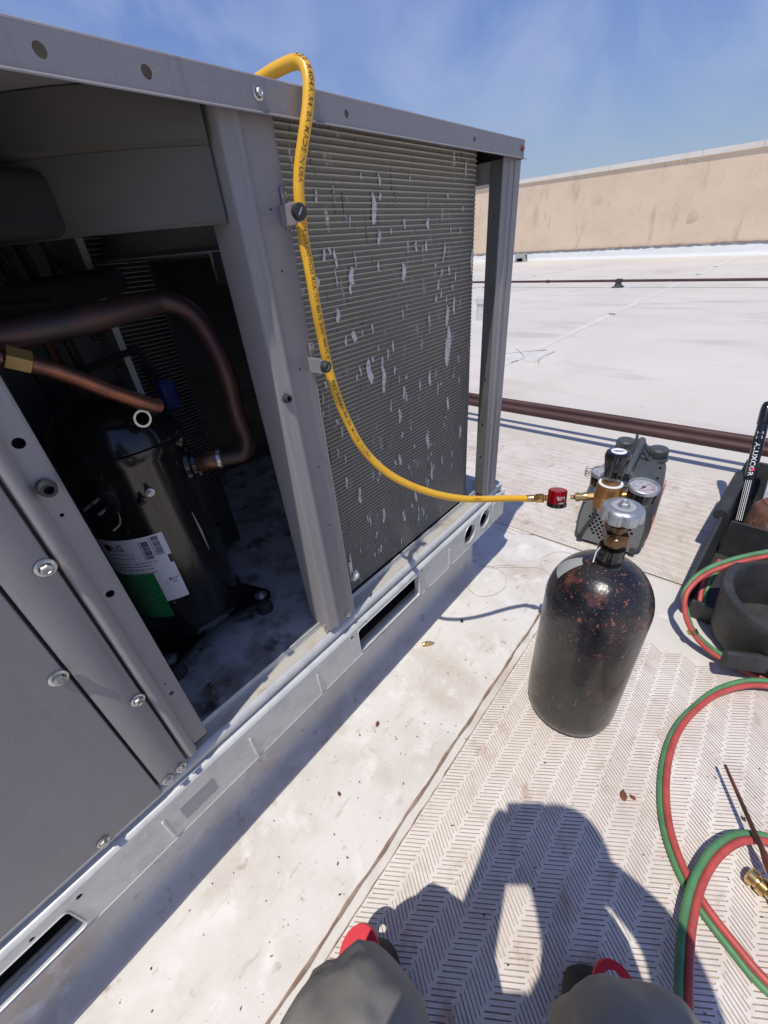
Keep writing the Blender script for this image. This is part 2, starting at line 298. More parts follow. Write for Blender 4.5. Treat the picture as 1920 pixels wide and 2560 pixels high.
def put_text(mb, body, fn, width=None, height=None, mi=0):
    """lettering laid out in a box: fn(u, v) maps it to the surface"""
    vs, fs = text_mesh(body)
    if not vs: return
    x0 = min(v[0] for v in vs); x1 = max(v[0] for v in vs); y0 = min(v[1] for v in vs); y1 = max(v[1] for v in vs)
    sy = height / (y1 - y0); sx = width / (x1 - x0) if width else sy
    mb.add([fn((x - x0) * sx, (y - y0) * sy) for x, y in vs], fs, mi)
def lerp(a, b, t): return a + (b - a) * t

# ------------------------------------------------------------ setting: the roof
m = MB(); m.box(-14, 60, -40, 40, -0.3, 0.0)
roof = tag(m.build('roof_deck', 'far_membrane'), kind='structure')
m = MB(); m.plate([(-1.6, 0.262), (1.318, 0.262), (1.318, 2.6), (-1.6, 2.6)], [], lambda u, v, d: (u, v, 0.004 - d), 0.0038)
tag(m.build('flashing_sheet', 'flashing_membrane'), kind='structure')
m = MB(); m.box(-1.6, 1.318, -1.6, 0.2605, -0.0005, 0.0025)
tag(m.build('membrane_sheet', 'membrane'), kind='structure')
# brown sealant bead along the lap seam, uneven
m = MB(); pts = []
for i in range(150):
    x = -1.0 + i * 0.0152; pts.append((x, 0.2605 + 0.0011 * math.sin(i * 0.55) + random.uniform(-0.0006, 0.0006), 0.0030))
m.tube(pts, [0.0036 + 0.0010 * math.sin(i * 0.9) for i in range(150)], 6)
tag(m.build('seam_sealant', 'sealant'), kind='structure')
m = MB()
for xa, ya, xb, yb in ((-0.9, 0.2405, 1.07, 0.2405),):
    pts = [(lerp(xa, xb, i / 120), lerp(ya, yb, i / 120) + random.uniform(-0.0012, 0.0012), 0.0030) for i in range(121)]
    m.tube(pts, [random.uniform(0.0010, 0.0021) for _ in pts], 5)
tag(m.build('pad_edge_dirt', 'sealant'), kind='structure')
# lap seams of the far membrane, slightly raised strips
def seam(x0, y0, x1, y1, wd, z=0.0):
    d = Vector((x1 - x0, y1 - y0)).normalized() * wd / 2; mm = MB()
    vs = [(x0 - d.y, y0 + d.x), (x0 + d.y, y0 - d.x), (x1 + d.y, y1 - d.x), (x1 - d.y, y1 + d.x)]
    mm.add([(x, y, z - 0.001) for x, y in vs] + [(x, y, z + 0.004) for x, y in vs], [(4, 5, 6, 7), (0, 1, 5, 4), (1, 2, 6, 5), (2, 3, 7, 6), (3, 0, 4, 7)])
    tag(mm.build('roof_seam', 'membrane'), kind='structure')
seam(3.5, 1.75, 16.9, 1.15, 0.09); seam(5.2, 6.4, 17.5, 4.6, 0.08); seam(6.2, -1.6, 6.9, 3.6, 0.07); seam(11.2, -2, 13.0, 6.5, 0.10); seam(13.0, -2, 15.3, 7.5, 0.10); seam(2.6, -0.9, 14.5, -1.6, 0.09)
m = MB(); m.box(3.85, 4.28, 1.50, 1.90, -0.001, 0.006, M=None)
tag(m.build('roof_patch', 'membrane'), kind='structure')
m = MB()
for q in ([(3.7, 1.95), (3.95, 2.0), (4.2, 1.75), (4.35, 1.6)], [(3.8, 1.45), (4.0, 1.52), (4.3, 1.5)], [(3.75, 1.7), (3.95, 1.66), (4.1, 1.75), (4.3, 1.9)]):
    m.tube([(p.x, p.y, 0.006) for p in catmull([(a, b, 0) for a, b in q], 6)], 0.0035, 4)
tag(m.build('patch_edge_stain', 'sealant'), kind='structure')

# herringbone walkway pads: every slot is cut geometry
def herringbone(lim, swap, z0=0.0036, z1=0.0065):
    x0, x1, y0, y1, ok = lim; mb = MB(); px = 0.00815; H = 0.038; A = 0.0265; wv = 0.00102
    nb = int((y1 - y0) / H)
    for b in range(nb):
        yb = y1 - (b + 1) * H; yt = yb + H; sg = 1 if b % 2 else -1
        for i in range(int((x1 - x0) / px) + 1):
            xb = x0 + i * px; sh = sg * A / 2
            c = [(xb - sh, yb), (xb + px - sh, yb), (xb + px + sh, yt), (xb + sh, yt)]
            if min(p[0] for p in c) < x0 or max(p[0] for p in c) > x1 or not ok(xb, yb): continue
            if random.random() < 0.004: pass
            ya, yz = (yb + 0.0045, yt - 0.0012) if i % 2 else (yb + 0.0012, yt - 0.0045)
            def xc(y): return xb + px / 2 + sg * A * ((y - yb) / H - 0.5)
            wj = wv * random.uniform(0.75, 1.25)
            s_ = [(xc(ya) - wj, ya), (xc(ya) + wj, ya), (xc(yz) + wj, yz), (xc(yz) - wj, yz)]
            tr = (lambda x, y, z: (y, x, z)) if swap else (lambda x, y, z: (x, y, z))
            o = len(mb.v)
            mb.v += [tr(x, y, z1) for x, y in c] + [tr(x, y, z1) for x, y in s_] + [tr(x, y, z0) for x, y in s_]
            for f, mi in (((0, 1, 5, 4), 0), ((1, 2, 6, 5), 0), ((2, 3, 7, 6), 0), ((3, 0, 4, 7), 0), ((4, 5, 9, 8), 1), ((5, 6, 10, 9), 1), ((6, 7, 11, 10), 1), ((7, 4, 8, 11), 1), ((8, 9, 10, 11), 1)):
                mb.f.append(tuple(o + k for k in (reversed(f) if swap else f))); mb.m.append(mi)
    return mb
pad = thing('walkway_pad', (0.3, -0.4, 0), 'pale herringbone walkway pad under the black gas cylinder', 'walkway pad')
herringbone((-0.75, 1.045, -0.95, 0.2385, lambda x, y: x < 1.0 + max(0, -y) * 0.12), False).build('slotted_tread', ['pad_top', 'pad_groove'], pad, smooth=False)['kind'] = 'stuff'
m = MB(); m.box(-0.75, 1.03, -1.0, 0.2392, 0.0005, 0.0034); m.build('backing', 'pad_top', pad)
pad2 = thing('walkway_pad', (1.75, 0.3, 0), 'pale herringbone walkway pad under the vacuum pump', 'walkway pad')
herringbone((-0.9, 1.6, 1.318, 2.165, lambda y, x: x > 1.32 or y > 0.445), True).build('slotted_tread', ['pad_top', 'pad_groove'], pad2, smooth=False)['kind'] = 'stuff'
m = MB(); m.plate([(1.362, -0.9), (2.168, -0.9), (2.168, 1.6), (1.318, 1.6), (1.318, 0.462), (1.370, 0.438)], [], lambda u, v, d: (u, v, 0.0034 - d), 0.003); m.build('backing', 'pad_top', pad2)
m = MB()
for q in ([(1.315, 1.2), (1.3145, 0.9), (1.3155, 0.6), (1.3155, 0.46), (1.3700, 0.4365), (1.366, 0.35), (1.3605, 0.26), (1.358, 0.0), (1.36, -0.5)], [(1.29, 1.1), (1.292, 0.72), (1.288, 0.5)]):
    m.tube([p + Vector((random.uniform(-.001, .001), 0, 0.003)) for p in catmull([(a, b, 0) for a, b in q], 12)], 0.0017, 4)
tag(m.build('pad_edge_dirt', 'sealant'), kind='structure')

# ------------------------------------------------------------ parapet wall, coping, base flashing
pw = thing('parapet_wall', (19, 4, 0), 'long stained tan stucco parapet wall with pale coping', 'wall')
A0 = Vector((24.4, 17.5)); A1 = Vector((15.9, -3.0)); B0, B1 = 3.32, 2.36
wd = (A1 - A0).normalized(); wn = Vector((wd.y, -wd.x))
if wn.x > 0: wn = -wn
def wp(t, off, z): q = A0 + (A1 - A0) * t + wn * off; return (q.x, q.y, z)
m = MB(); n = 40
for i in range(n + 1):
    t = i / n; ht = lerp(B0, B1, t)
    m.v += [wp(t, 0, -0.05), wp(t, 0, ht), wp(t, -0.25, ht), wp(t, -0.25, -0.05)]
for i in range(n):
    for k in range(4): m.f.append((4 * i + k, 4 * i + 4 + k, 4 * i + 4 + (k + 1) % 4, 4 * i + (k + 1) % 4)); m.m.append(0)
m.build('wall_face', 'stucco', pw, ang=20)
for i in range(14):
    t0, t1 = i / 14 + 0.0004, (i + 1) / 14 - 0.0004; m = MB(); vs = []
    for t in (t0, t1):
        ht = lerp(B0, B1, t)
        vs += [wp(t, 0.05, ht - 0.10), wp(t, 0.05, ht + 0.035), wp(t, -0.30, ht + 0.035), wp(t, -0.30, ht - 0.10)]
    m.add(vs, [(0, 1, 5, 4), (1, 2, 6, 5), (2, 3, 7, 6), (3, 0, 4, 7), (0, 3, 2, 1), (4, 5, 6, 7)]); m.build('coping_panel', 'coping', pw, smooth=False)
m = MB(); n = 80
for i in range(n + 1):
    t = i / n; j = random.uniform(-.012, .012)
    m.v += [wp(t, 0.45 + j * 3, 0.002), wp(t, 0.12, 0.035), wp(t, 0.035, 0.11), wp(t, 0.02, 0.31 + j), wp(t, -0.01, 0.325 + j)]
for i in range(n):
    for k in range(4): m.f.append((5 * i + k, 5 * i + 5 + k, 5 * i + 6 + k, 5 * i + 1 + k)); m.m.append(0)
m.build('base_flashing', 'wall_flashing', pw, ang=60)
m = MB(); n = 160; pts = [wp(i / n, 0.03, 0.335 + random.uniform(-.012, .012)) for i in range(n + 1)]
m.tube(pts, [random.uniform(0.012, 0.028) for _ in pts], 5); m.build('termination_bar', 'wall_edge', pw)
# round repair blobs and a crack on the wall face
for t, z, r in ((0.722, 1.05, 0.17), (0.895, 1.12, 0.15)):
    q = wp(t, 0.004, z); m = MB(); m.lathe(q, (*wn, 0), [(0.0001, 0.012), (r * 0.6, 0.010), (r, 0.0)], 14, rmod=lambda a, h: 1 + 0.15 * math.sin(3 * a)); m.build('repair_patch', 'stucco_patch', pw)
m = MB(); m.tube([wp(0.897 + 0.004 * i / 10, 0.004, 1.0 - 0.062 * i + random.uniform(-.01, .01)) for i in range(11)], 0.012, 5); m.build('wall_crack', 'debris', pw)
# conduit with a small box on the wall
cd = thing('wall_conduit', (20.9, 10.9, 0), 'thin grey conduit with small switch box on the tan wall', 'conduit')
tcd = 0.355
m = MB(); m.tube([wp(tcd, 0.05, 1.15), wp(tcd, 0.05, 0.36), wp(tcd + 0.004, 0.3, 0.03)], 0.02, 8); m.build('pipe', 'grey_plastic', cd)
m = MB(); m.tube([wp(tcd - 0.006, 0.05, 1.10), wp(tcd - 0.030, 0.06, 0.30)], 0.018, 8); m.build('slanted_pipe', 'grey_plastic', cd)
q = Vector(wp(tcd - 0.002, 0.07, 1.25)); m = MB(); m.box(q.x - 0.05, q.x + 0.05, q.y - 0.1, q.y + 0.1, q.z - 0.12, q.z + 0.12); m.build('box', 'grey_plastic', cd, bevel=0.01)

# ------------------------------------------------------------ roof pipes
def pipe(x0, y0, x1, y1, z, r, name, label, group=None, mt='red_oxide', couplings=()):
    t = thing(name, ((x0 + x1) / 2, (y0 + y1) / 2, z), label, 'pipe', group); mm = MB()
    mm.tube([(lerp(x0, x1, i / 12), lerp(y0, y1, i / 12), z) for i in range(13)], r, 16); mm.build('pipe_run', mt, t)
    for c in couplings:
        mm = MB(); p = Vector((lerp(x0, x1, c), lerp(y0, y1, c), z)); d = Vector((x1 - x0, y1 - y0, 0)).normalized()
        mm.lathe(p - d * 0.04, d, [(r, 0), (r * 1.35, 0.005), (r * 1.35, 0.075), (r, 0.08)], 16); mm.build('coupling', mt, t)
    return t
pipe(2.235, -3, 2.285, 4, 0.137, 0.0225, 'roof_pipe', 'thicker dark red weathered pipe crossing the roof behind the vacuum pump', couplings=(0.2,))
pipe(2.318, -3, 2.368, 4, 0.146, 0.0185, 'roof_pipe', 'thinner dark red pipe running behind the thicker red pipe', couplings=(0.12,))
for y, lb in ((-1.6, 'black rubber block carrying the red pipes beyond the tool caddy'), (2.4, 'black rubber block carrying the red pipes behind the rooftop unit')):
    m = MB(); m.box(2.17, 2.47, y - 0.05, y + 0.05, 0.0, 0.112); m.box(2.20, 2.44, y - 0.04, y + 0.04, 0.1121, 0.1122)
    tag(m.build('pipe_support', 'black_rubber', bevel=0.006, origin=(2.3, y, 0)), lb, 'pipe support')
pipe(8.85, -4, 10.6, 8.6, 0.118, 0.022, 'gas_pipe', 'long thin dark pipe on small black feet before the tan wall', mt='red_oxide', couplings=(0.62,))
for t, lb in ((0.505, 'small black foot carrying the thin pipe in the open roof'), (0.740, 'small black foot carrying the thin pipe beside the unit corner post')):
    x, y = lerp(8.85, 10.6, t), lerp(-4, 8.6, t); m = MB()
    m.lathe((x, y, 0), (0, 0, 1), [(0.15, 0), (0.12, 0.02), (0.075, 0.045), (0.06, 0.085), (0.06, 0.0945)], 4, rmod=None)
    m.box(x - 0.045, x - 0.032, y - 0.05, y + 0.05, 0.09, 0.15); m.box(x + 0.032, x + 0.045, y - 0.05, y + 0.05, 0.09, 0.15)
    tag(m.build('pipe_stand', 'black_rubber', smooth=False, origin=(x, y, 0)), lb, 'pipe support')
    m = MB(); m.box(x - 0.20, x + 0.20, y - 0.24, y + 0.24, -0.001, 0.005); tag(m.build('foot_pad', 'membrane', smooth=False), kind='structure')
rb = thing('scupper_box', (20.0, 9.05, 0), 'small pale metal hood at the foot of the tan wall', 'roof hood')
m = MB(); m.plate([(-0.26, 0), (0.26, 0), (0.19, 0.30), (-0.19, 0.30)], [[(-0.16, 0.02), (0.16, 0.02), (0.13, 0.15), (-0.13, 0.15)]], lambda u, v, d: (19.95 + d, 9.05 + u, v), 0.3); m.build('hood', 'grey_plastic', rb)
m = MB(); m.box(20.10, 20.12, 8.8, 9.3, 0.01, 0.26); m.build('back', 'hole_dark', rb)
vb = thing('roof_vent', (5.9, 3.17, 0), 'short grey metal vent can standing behind the unit corner post', 'vent')
m = MB(); m.lathe((5.9, 3.17, 0), (0, 0, 1), [(0.09, 0), (0.09, 0.22), (0.105, 0.225), (0.105, 0.29), (0.09, 0.30), (0.0001, 0.302)], 20); m.build('can', 'galvanized', vb)

# ------------------------------------------------------------ rooftop unit
CB = thing('roof_curb', (0.1, 0.95, 0), 'white membrane covered curb under the grey rooftop unit', 'curb')
m = MB()
prof = [(0.506, 0.0045), (0.530, 0.006), (0.545, 0.012), (0.5535, 0.024), (0.557, 0.05), (0.558, 0.198)]
m.sheet(prof, -1.5, 1.035, lambda a, b, t: (t, a, b), 0.003)
m.sheet([(1.095, 0.0045), (1.06, 0.007), (1.042, 0.02), (1.036, 0.05), (1.035, 0.198)], 0.552, 1.6, lambda a, b, t: (a, t, b), 0.003)
m.build('curb_flashing', 'flashing_membrane', CB, ang=60)
m = MB(); m.box(-1.5, 1.03, 0.5615, 1.6, 0.001, 0.197); m.build('curb_core', 'inner_dark', CB)

U = thing('rooftop_unit', (0.2, 0.95, 0.199), 'opened grey packaged rooftop air conditioner with exposed condenser coil', 'air conditioner')
YF = 0.49
# base rail: punched face + rolled top
XA, XB = -1.45, 1.112
slots = [rrect(-0.50, -0.191, 0.212, 0.268, 0.008), rrect(0.403, 0.632, 0.213, 0.280, 0.008), circ(0.897, 0.253, 0.030, 28), circ(0.989, 0.257, 0.030, 28),
         circ(-0.172, 0.273, 0.0042, 10), circ(-0.227, 0.2765, 0.0035, 10), circ(0.383, 0.277, 0.0042, 10), circ(0.432, 0.2852, 0.0025, 10), circ(0.600, 0.2858, 0.0025, 10), circ(0.652, 0.281, 0.0042, 10)]
slots = [h for h in slots if max(p[1] for p in h) < 0.2895]
m = MB(); m.plate([(XA, 0.203), (XB, 0.203), (XB, 0.2895), (XA, 0.2895)], slots, lambda u, v, d: (u, YF + d, v), 0.002)
rail = m.build('base_rail', 'galvanized', U, ang=30)
for sx in (rrect(0.403, 0.632, 0.213, 0.280, 0.008), rrect(-0.50, -0.191, 0.212, 0.268, 0.008)):
    k = len(sx); cx = sum(p[0] for p in sx) / k; cz = sum(p[1] for p in sx) / k
    m = MB()
    vs = [(x, YF - 0.0025, z) for x, z in [(cx + (x - cx) * 1.02, cz + (z - cz) * 1.09) for x, z in sx]] + [(x, YF + 0.012, z) for x, z in sx]
    m.add(vs, [(i, (i + 1) % k, k + (i + 1) % k, k + i) for i in range(k)]); m.build('slot_edge', 'galvanized', rail, ang=50)
for cx, cz in ((0.897, 0.253), (0.989, 0.257)):
    m = MB(); m.lathe((cx, YF - 0.002, cz), (0, 1, 0), [(0.0325, 0.0), (0.0300, 0.0035), (0.0300, 0.012), (0.0310, 0.012), (0.0330, 0.0015), (0.0325, 0.0)], 28)
    m.build('hole_edge', 'galvanized', rail, ang=50)
m = MB()
rp = [(0.515, 0.2035), (0.500, 0.199), (0.4925, 0.199), (0.490, 0.2025)]
m.sheet(rp, XA, XB, lambda a, b, t: (t, a, b), 0.0015)
top = [(0.490, 0.290), (0.4925, 0.2945), (0.499, 0.2975), (0.5035, 0.2965), (0.5050, 0.3000), (0.5010, 0.3040), (0.4990, 0.3090), (0.5000, 0.3150), (0.5035, 0.3200), (0.5080, 0.3230)]
m.sheet(top, XA, 1.118, lambda a, b, t: (t, a, b), -0.0015); m.build('rail_bead', 'galvanized', rail, ang=60)
m = MB(); m.sheet([(0.5082, 0.3232), (0.5160, 0.3265), (0.5280, 0.3275), (0.5295, 0.3300)], XA, 1.116, lambda a, b, t: (t, a, b), -0.0015); m.build('top_lip', 'galv_lip', rail, ang=60)
m = MB(); m.sheet([(0.5300, 0.3260), (0.5310, 0.3420), (0.5330, 0.3420), (0.5340, 0.3300)], XA, 1.09, lambda a, b, t: (t, a, b), -0.001); m.build('upturned_flange', 'galvanized', rail, ang=40)
for x in (-0.055, 0.109, 0.275, 0.782):
    m = MB(); m.lathe((x, YF, 0.208), (0, 0, 1), [(0.0004, 0), (0.0030, 0.003), (0.0030, 0.058), (0.0004, 0.061)], 10); m.build('stiffening_rib', 'galvanized', rail)
m = MB(); m.box(-0.030, 0.030, YF - 0.0006, YF, 0.222, 0.260); m.build('sticker_remnant', 'grey_plastic', rail)
# end rail (along y) and corner bracket
m = MB(); m.sheet([(1.112, 0.203), (1.114, 0.2895), (1.111, 0.297), (1.101, 0.3005), (1.103, 0.312), (1.095, 0.325), (1.075, 0.3285)], 0.494, 1.55, lambda a, b, t: (a, t, b), 0.0018)
m.build('end_rail', 'galvanized', U, ang=50)
m = MB(); m.box(1.035, 1.113, 0.4865, 0.4895, 0.206, 0.284); m.box(1.1135, 1.119, 0.487, 0.55, 0.206, 0.302); m.build('corner_bracket', 'galvanized', U, bevel=0.0015)
m = MB(); m.box(0.95, 1.10, 0.56, 0.575, 0.236, 0.248); m.build('cross_brace', 'label_white', U)
# base pan
m = MB(); m.box(XA, 1.092, 0.5345, 1.5, 0.318, 0.3302); m.build('base_pan', 'pan', U)
m = MB(); m.sheet([(0.556, 0.331), (0.562, 0.336), (0.590, 0.3365), (0.596, 0.331)], 0.445, 0.93, lambda a, b, t: (t, a, b), -0.001); m.build('pan_ridge', 'galvanized', U, ang=60)
m = MB(); m.box(-0.9, 1.02, 1.47, 1.48, 0.331, 1.12); m.build('rear_panel', 'inner_dark', U)
m = MB(); m.box(-1.4, 1.08, 0.517, 1.46, 0.2005, 0.206); m.build('bottom_tray', 'inner_fin', U)  # near-black tone stands in for shade behind the rail slots
m = MB(); m.box(-1.4, 1.08, 0.60, 0.604, 0.2065, 0.317); m.build('slot_shade_sheet', 'inner_fin', U)  # added near-black sheet so the rail slots look shaded
# posts
ext = lambda a, b, t: (a, b, t)
def hole_plate(mb, x0, x1, z0, z1, y, holes, th=0.0016, mi=0): mb.plate([(x0, z0), (x1, z0), (x1, z1), (x0, z1)], holes, lambda u, v, d: (u, y + d, v), th, mi)
m = MB()
m.sheet([(0.338, 0.556), (0.338, 0.502), (0.3395, 0.500), (0.3505, 0.500), (0.3545, 0.4955), (0.3585, 0.4945), (0.3620, 0.4965), (0.3645, 0.500), (0.3665, 0.500)], 0.336, 1.1585, ext, -0.0015)
hole_plate(m, 0.3667, 0.409, 0.332, 1.1585, 0.500, [circ(0.3850, z, 0.0016, 8) for z in (0.47, 0.58, 0.70, 0.86, 0.985, 1.05)])
m.sheet([(0.4092, 0.5002), (0.4112, 0.5022), (0.4112, 0.514)], 0.3335, 1.1585, ext, -0.0015)
mid = m.build('mid_post', 'paint', U, ang=55)
m = MB(); hole_plate(m, 0.4115, 0.4245, 0.345, 1.1585, 0.5160, [circ(0.4175, z, 0.0042, 12) for z in (0.52, 0.72, 0.90, 1.075)]); m.build('side_flange', 'paint', mid)
m = MB(); m.box(0.330, 0.3675, 0.5085, 0.5105, 0.332, 0.352); m.build('foot_tab', 'galv_lip', mid)
# left post, filler strip, service panel
m = MB()
hole_plate(m, 0.0335, 0.056, 0.350, 1.1585, 0.5015, [circ(0.044, 0.873, 0.0055, 14), circ(0.044, 0.826, 0.0045, 12), circ(0.0435, 0.792, 0.0022, 10), circ(0.0435, 0.678, 0.0050, 14), circ(0.0435, 0.500, 0.0015, 8), circ(0.044, 0.476, 0.0036, 10)])
m.sheet([(0.0333, 0.5015), (0.0310, 0.4990), (0.0285, 0.4955), (0.0250, 0.4945), (0.0215, 0.4960), (0.0190, 0.5000), (0.0185, 0.5060)], 0.338, 1.1585, ext, 0.0015)
m.sheet([(0.0562, 0.5015), (0.0572, 0.5035), (0.0572, 0.545)], 0.350, 1.1585, ext, -0.0015)
lp = m.build('left_post', 'paint', U, ang=55)
m = MB(); m.sheet([(-0.0300, 0.508), (-0.0300, 0.4975), (-0.0288, 0.4962), (0.0125, 0.4962), (0.0140, 0.4975), (0.0140, 0.508)], 0.3300, 1.1585, ext, 0.0015); m.build('filler_strip', 'paint', U, ang=50)
m = MB(); m.sheet([(-1.40, 0.508), (-1.40, 0.4962), (-0.0345, 0.4962), (-0.0335, 0.4975), (-0.0335, 0.508)], 0.3150, 1.1585, ext, 0.0015)
m.sheet([(0.4955, 0.3150), (0.4965, 0.3132), (0.508, 0.3132)], -1.40, -0.040, lambda a, b, t: (t, a, b), 0.0012)
m.build('service_panel', 'paint', U, ang=50)
m = MB(); m.box(-1.42, 0.03, 0.5095, 0.512, 0.331, 1.13); m.build('backing_panel', 'inner_dark', U)
# far corner post
m = MB()
m.sheet([(0.9855, 0.5005), (0.992, 0.4995), (1.006, 0.4995), (1.0090, 0.4965), (1.0140, 0.4965), (1.0175, 0.4995), (1.0300, 0.4995), (1.0325, 0.5040), (1.0350, 0.5040), (1.0372, 0.4990), (1.0620, 0.4990), (1.0650, 0.5015), (1.0650, 0.560)], 0.330, 1.1585, ext, -0.0015)
cp = m.build('corner_post', 'paint', U, ang=30)
m = MB(); m.plate([(0.5005, 0.345), (0.5275, 0.345), (0.5275, 1.1315), (0.5005, 1.1315)], [circ(0.514, z, 0.0045, 14) for z in (0.466, 0.565, 0.690, 0.845, 1.040)], lambda u, v, d: (0.9852 + d, u, v), -0.0016); m.build('holed_flange', 'inner_dark', cp)  # flange has the same dark tone as the inner panels
m = MB(); m.sheet([(1.010, 1.44), (1.065, 1.44), (1.065, 1.395)], 0.330, 1.1315, ext, 0.0015); m.build('rear_post', 'paint', U)
m = MB(); m.box(0.985, 1.062, 0.5285, 1.395, 1.095, 1.1312); m.build('top_end_rail', 'paint', U)
# top panel with rail lip and fan opening
FC = (0.60, 0.93); FR = 0.255
m = MB(); m.plate([(-1.45, 0.4885), (1.0490, 0.4885), (1.0490, 1.50), (-1.45, 1.50)], [circ(*FC, FR, 48)], lambda u, v, d: (u, v, 1.1620 - d), 0.0016)
tp = m.build('top_panel', 'paint', U, ang=30)
m = MB()
hole_plate(m, -1.45, 1.0500, 1.1345, 1.1615, 0.4868, [circ(0.185, 1.148, 0.0050, 14), circ(0.267, 1.148, 0.0050, 14), circ(0.522, 1.147, 0.0042, 14), circ(0.846, 1.148, 0.0042, 14)])
m.sheet([(0.4884, 1.1640), (0.4872, 1.1632), (0.4868, 1.1617)], -1.45, 1.050, lambda a, b, t: (t, a, b), 0.0012)
m.build('rail_face', 'paint', tp, ang=40)
m = MB(); m.sheet([(0.4868, 1.1343), (0.4855, 1.1325), (0.4805, 1.1312)], -1.45, 1.0515, lambda a, b, t: (t, a, b), -0.0012); m.build('drip_lip', 'paint', tp, ang=60)
m = MB(); m.sheet([(1.0492, 1.1320), (1.0500, 1.1335), (1.0500, 1.1612)], 0.487, 1.5, lambda a, b, t: (a, t, b), 0.0012); m.build('end_face', 'paint', tp)
# bolts
def hexbolt_mesh():
    b = MB(); b.lathe((0, 0, 0), (0, -1, 0), [(0.0088, -0.0002), (0.0090, 0.0008), (0.0075, 0.0018), (0.0058, 0.0020)], 20)
    b.lathe((0, -0.0018, 0), (0, -1, 0), [(0.0055, 0), (0.0055, 0.0048), (0.0047, 0.0056), (0.0028, 0.0058), (0.0022, 0.0050), (0.0001, 0.0050)], 6)
    return b
b0 = None
for x, y, z, sc, mt, par in ((0.007, 0.4945, 0.749, 1.1, 'bolt', U), (-0.041, 0.4945, 0.617, 1.1, 'bolt', U), (0.007, 0.4945, 0.513, 1.0, 'bolt', U), (-0.019, 0.4945, 0.3335, 0.9, 'bolt', U), (0.003, 0.4945, 0.3340, 0.9, 'bolt', U), (-0.117, 0.4945, 0.3250, 0.9, 'bolt', U),
                        (0.386, 0.4864, 1.149, 0.75, 'bolt', U), (1.0385, 0.4864, 1.149, 0.62, 'rusty_bolt', U), (0.3905, 0.4990, 0.3405, 0.72, 'bolt', U), (0.3475, 0.5075, 0.3425, 0.72, 'bolt', U), (1.0445, 0.4978, 0.348, 0.6, 'bolt', U)):
    if b0 is None or mt != 'bolt':
        bo = hexbolt_mesh().build('bolt', mt, None); bo.parent = par; b0 = b0 or bo
    else: bo = copy_part(b0, par, (0, 0, 0))
    bo.location = (x - 0.2, y - 0.95, z - 0.199); bo.scale = (sc,) * 3; bo.rotation_euler = (0, random.uniform(0, 1), 0)
# grommet stub and post stud
m = MB(); m.lathe((0.044, 0.5005, 0.826), (0, -1, 0), [(0.0085, 0), (0.0090, 0.004), (0.0072, 0.005), (0.0072, 0.013), (0.0045, 0.013), (0.0042, 0.002), (0.0001, 0.002)], 20); m.build('rubber_grommet', 'black_rubber', U)
m = MB(); m.lathe((0.3480, 0.4990, 0.828), (0, -1, 0), [(0.0065, 0), (0.0068, 0.003), (0.0055, 0.004), (0.0055, 0.009), (0.0033, 0.009), (0.003, 0.002), (0.0001, 0.002)], 20); m.build('rubber_grommet', 'black_rubber', U)
# turn clips holding the hose side
def clip(x, z, r, ax):
    c = MB(); c.box(x + 0.0060, x + 0.0150, 0.4965, 0.4985, z - 0.015, z + 0.028); c.box(x + 0.0005, x + 0.0022, 0.4690, 0.4990, z - 0.012, z + 0.010); c.box(x - 0.0025, x + 0.008, 0.4672, 0.4688, z - 0.010, z + 0.008)
    o = c.build('clip_bracket', 'paint', U, bevel=0.0008); ax = Vector(ax).normalized(); p = Vector((x + 0.002, 0.4671, z))
    k = MB(); k.lathe(p, ax, [(r * 0.92, 0), (r, 0.001), (r, 0.0075), (r * 0.9, 0.0088), (0.0001, 0.0090)], 24); k.build('clip_knob', 'black_rubber', o)
    q = p + ax * 0.0091; k = MB(); k.box(-r * 0.55, r * 0.55, -0.0004, 0.0004, -0.0007, 0.0007, M=Matrix.Translation(q) @ Matrix.Rotation(-0.9, 4, 'Y')); k.build('knob_slot', 'grey_plastic', o)
    b = copy_part(b0, o, (0, 0, 0)); b.location = Vector((x + 0.0105, 0.4962, z + 0.021)) - Vector((0.2, 0.95, 0.199)); b.scale = (0.5,) * 3
clip(0.3965, 1.044, 0.0088, (-0.25, -1, 0.05)); clip(0.4000, 0.864, 0.0080, (0.15, -1, -0.2))
m = MB(); m.box(0.4245, 0.4330, 0.510, 0.5115, 0.405, 0.455); m.lathe((0.4345, 0.509, 0.415), (0.3, -0.9, 0), [(0.011, 0), (0.012, 0.001), (0.012, 0.003), (0.006, 0.004), (0.006, 0.009), (0.0001, 0.009)], 18); m.build('retainer_clip', 'galvanized', U)

# condenser coil: stacked tube rows, one object each, sharing a mesh
CO = MB()
path = [(0.430, 0.537), (0.60, 0.537), (0.76, 0.537), (0.925, 0.537)]
for k in range(1, 9): a = k / 8 * PI / 2; path.append((0.925 + 0.068 * math.sin(a), 0.605 - 0.068 * math.cos(a)))
path += [(0.993, 0.80), (0.993, 1.10), (0.993, 1.38)]
nrm = []
for i in range(len(path)):
    a = Vector(path[max(i - 1, 0)]); b = Vector(path[min(i + 1, len(path) - 1)]); d = (b - a).normalized(); nrm.append(Vector((d.y, -d.x)))
def row_mesh(path, nrm, pitch, lip, proud):
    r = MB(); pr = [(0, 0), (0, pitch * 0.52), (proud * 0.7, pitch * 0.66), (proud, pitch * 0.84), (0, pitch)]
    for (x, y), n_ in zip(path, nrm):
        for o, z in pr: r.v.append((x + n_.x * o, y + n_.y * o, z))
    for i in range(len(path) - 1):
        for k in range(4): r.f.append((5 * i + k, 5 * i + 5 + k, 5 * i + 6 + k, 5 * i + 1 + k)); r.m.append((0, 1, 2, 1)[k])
    return r
cc = MB(); cp_ = [(x - n_.x * 0.002, y - n_.y * 0.002) for (x, y), n_ in zip(path, nrm)]
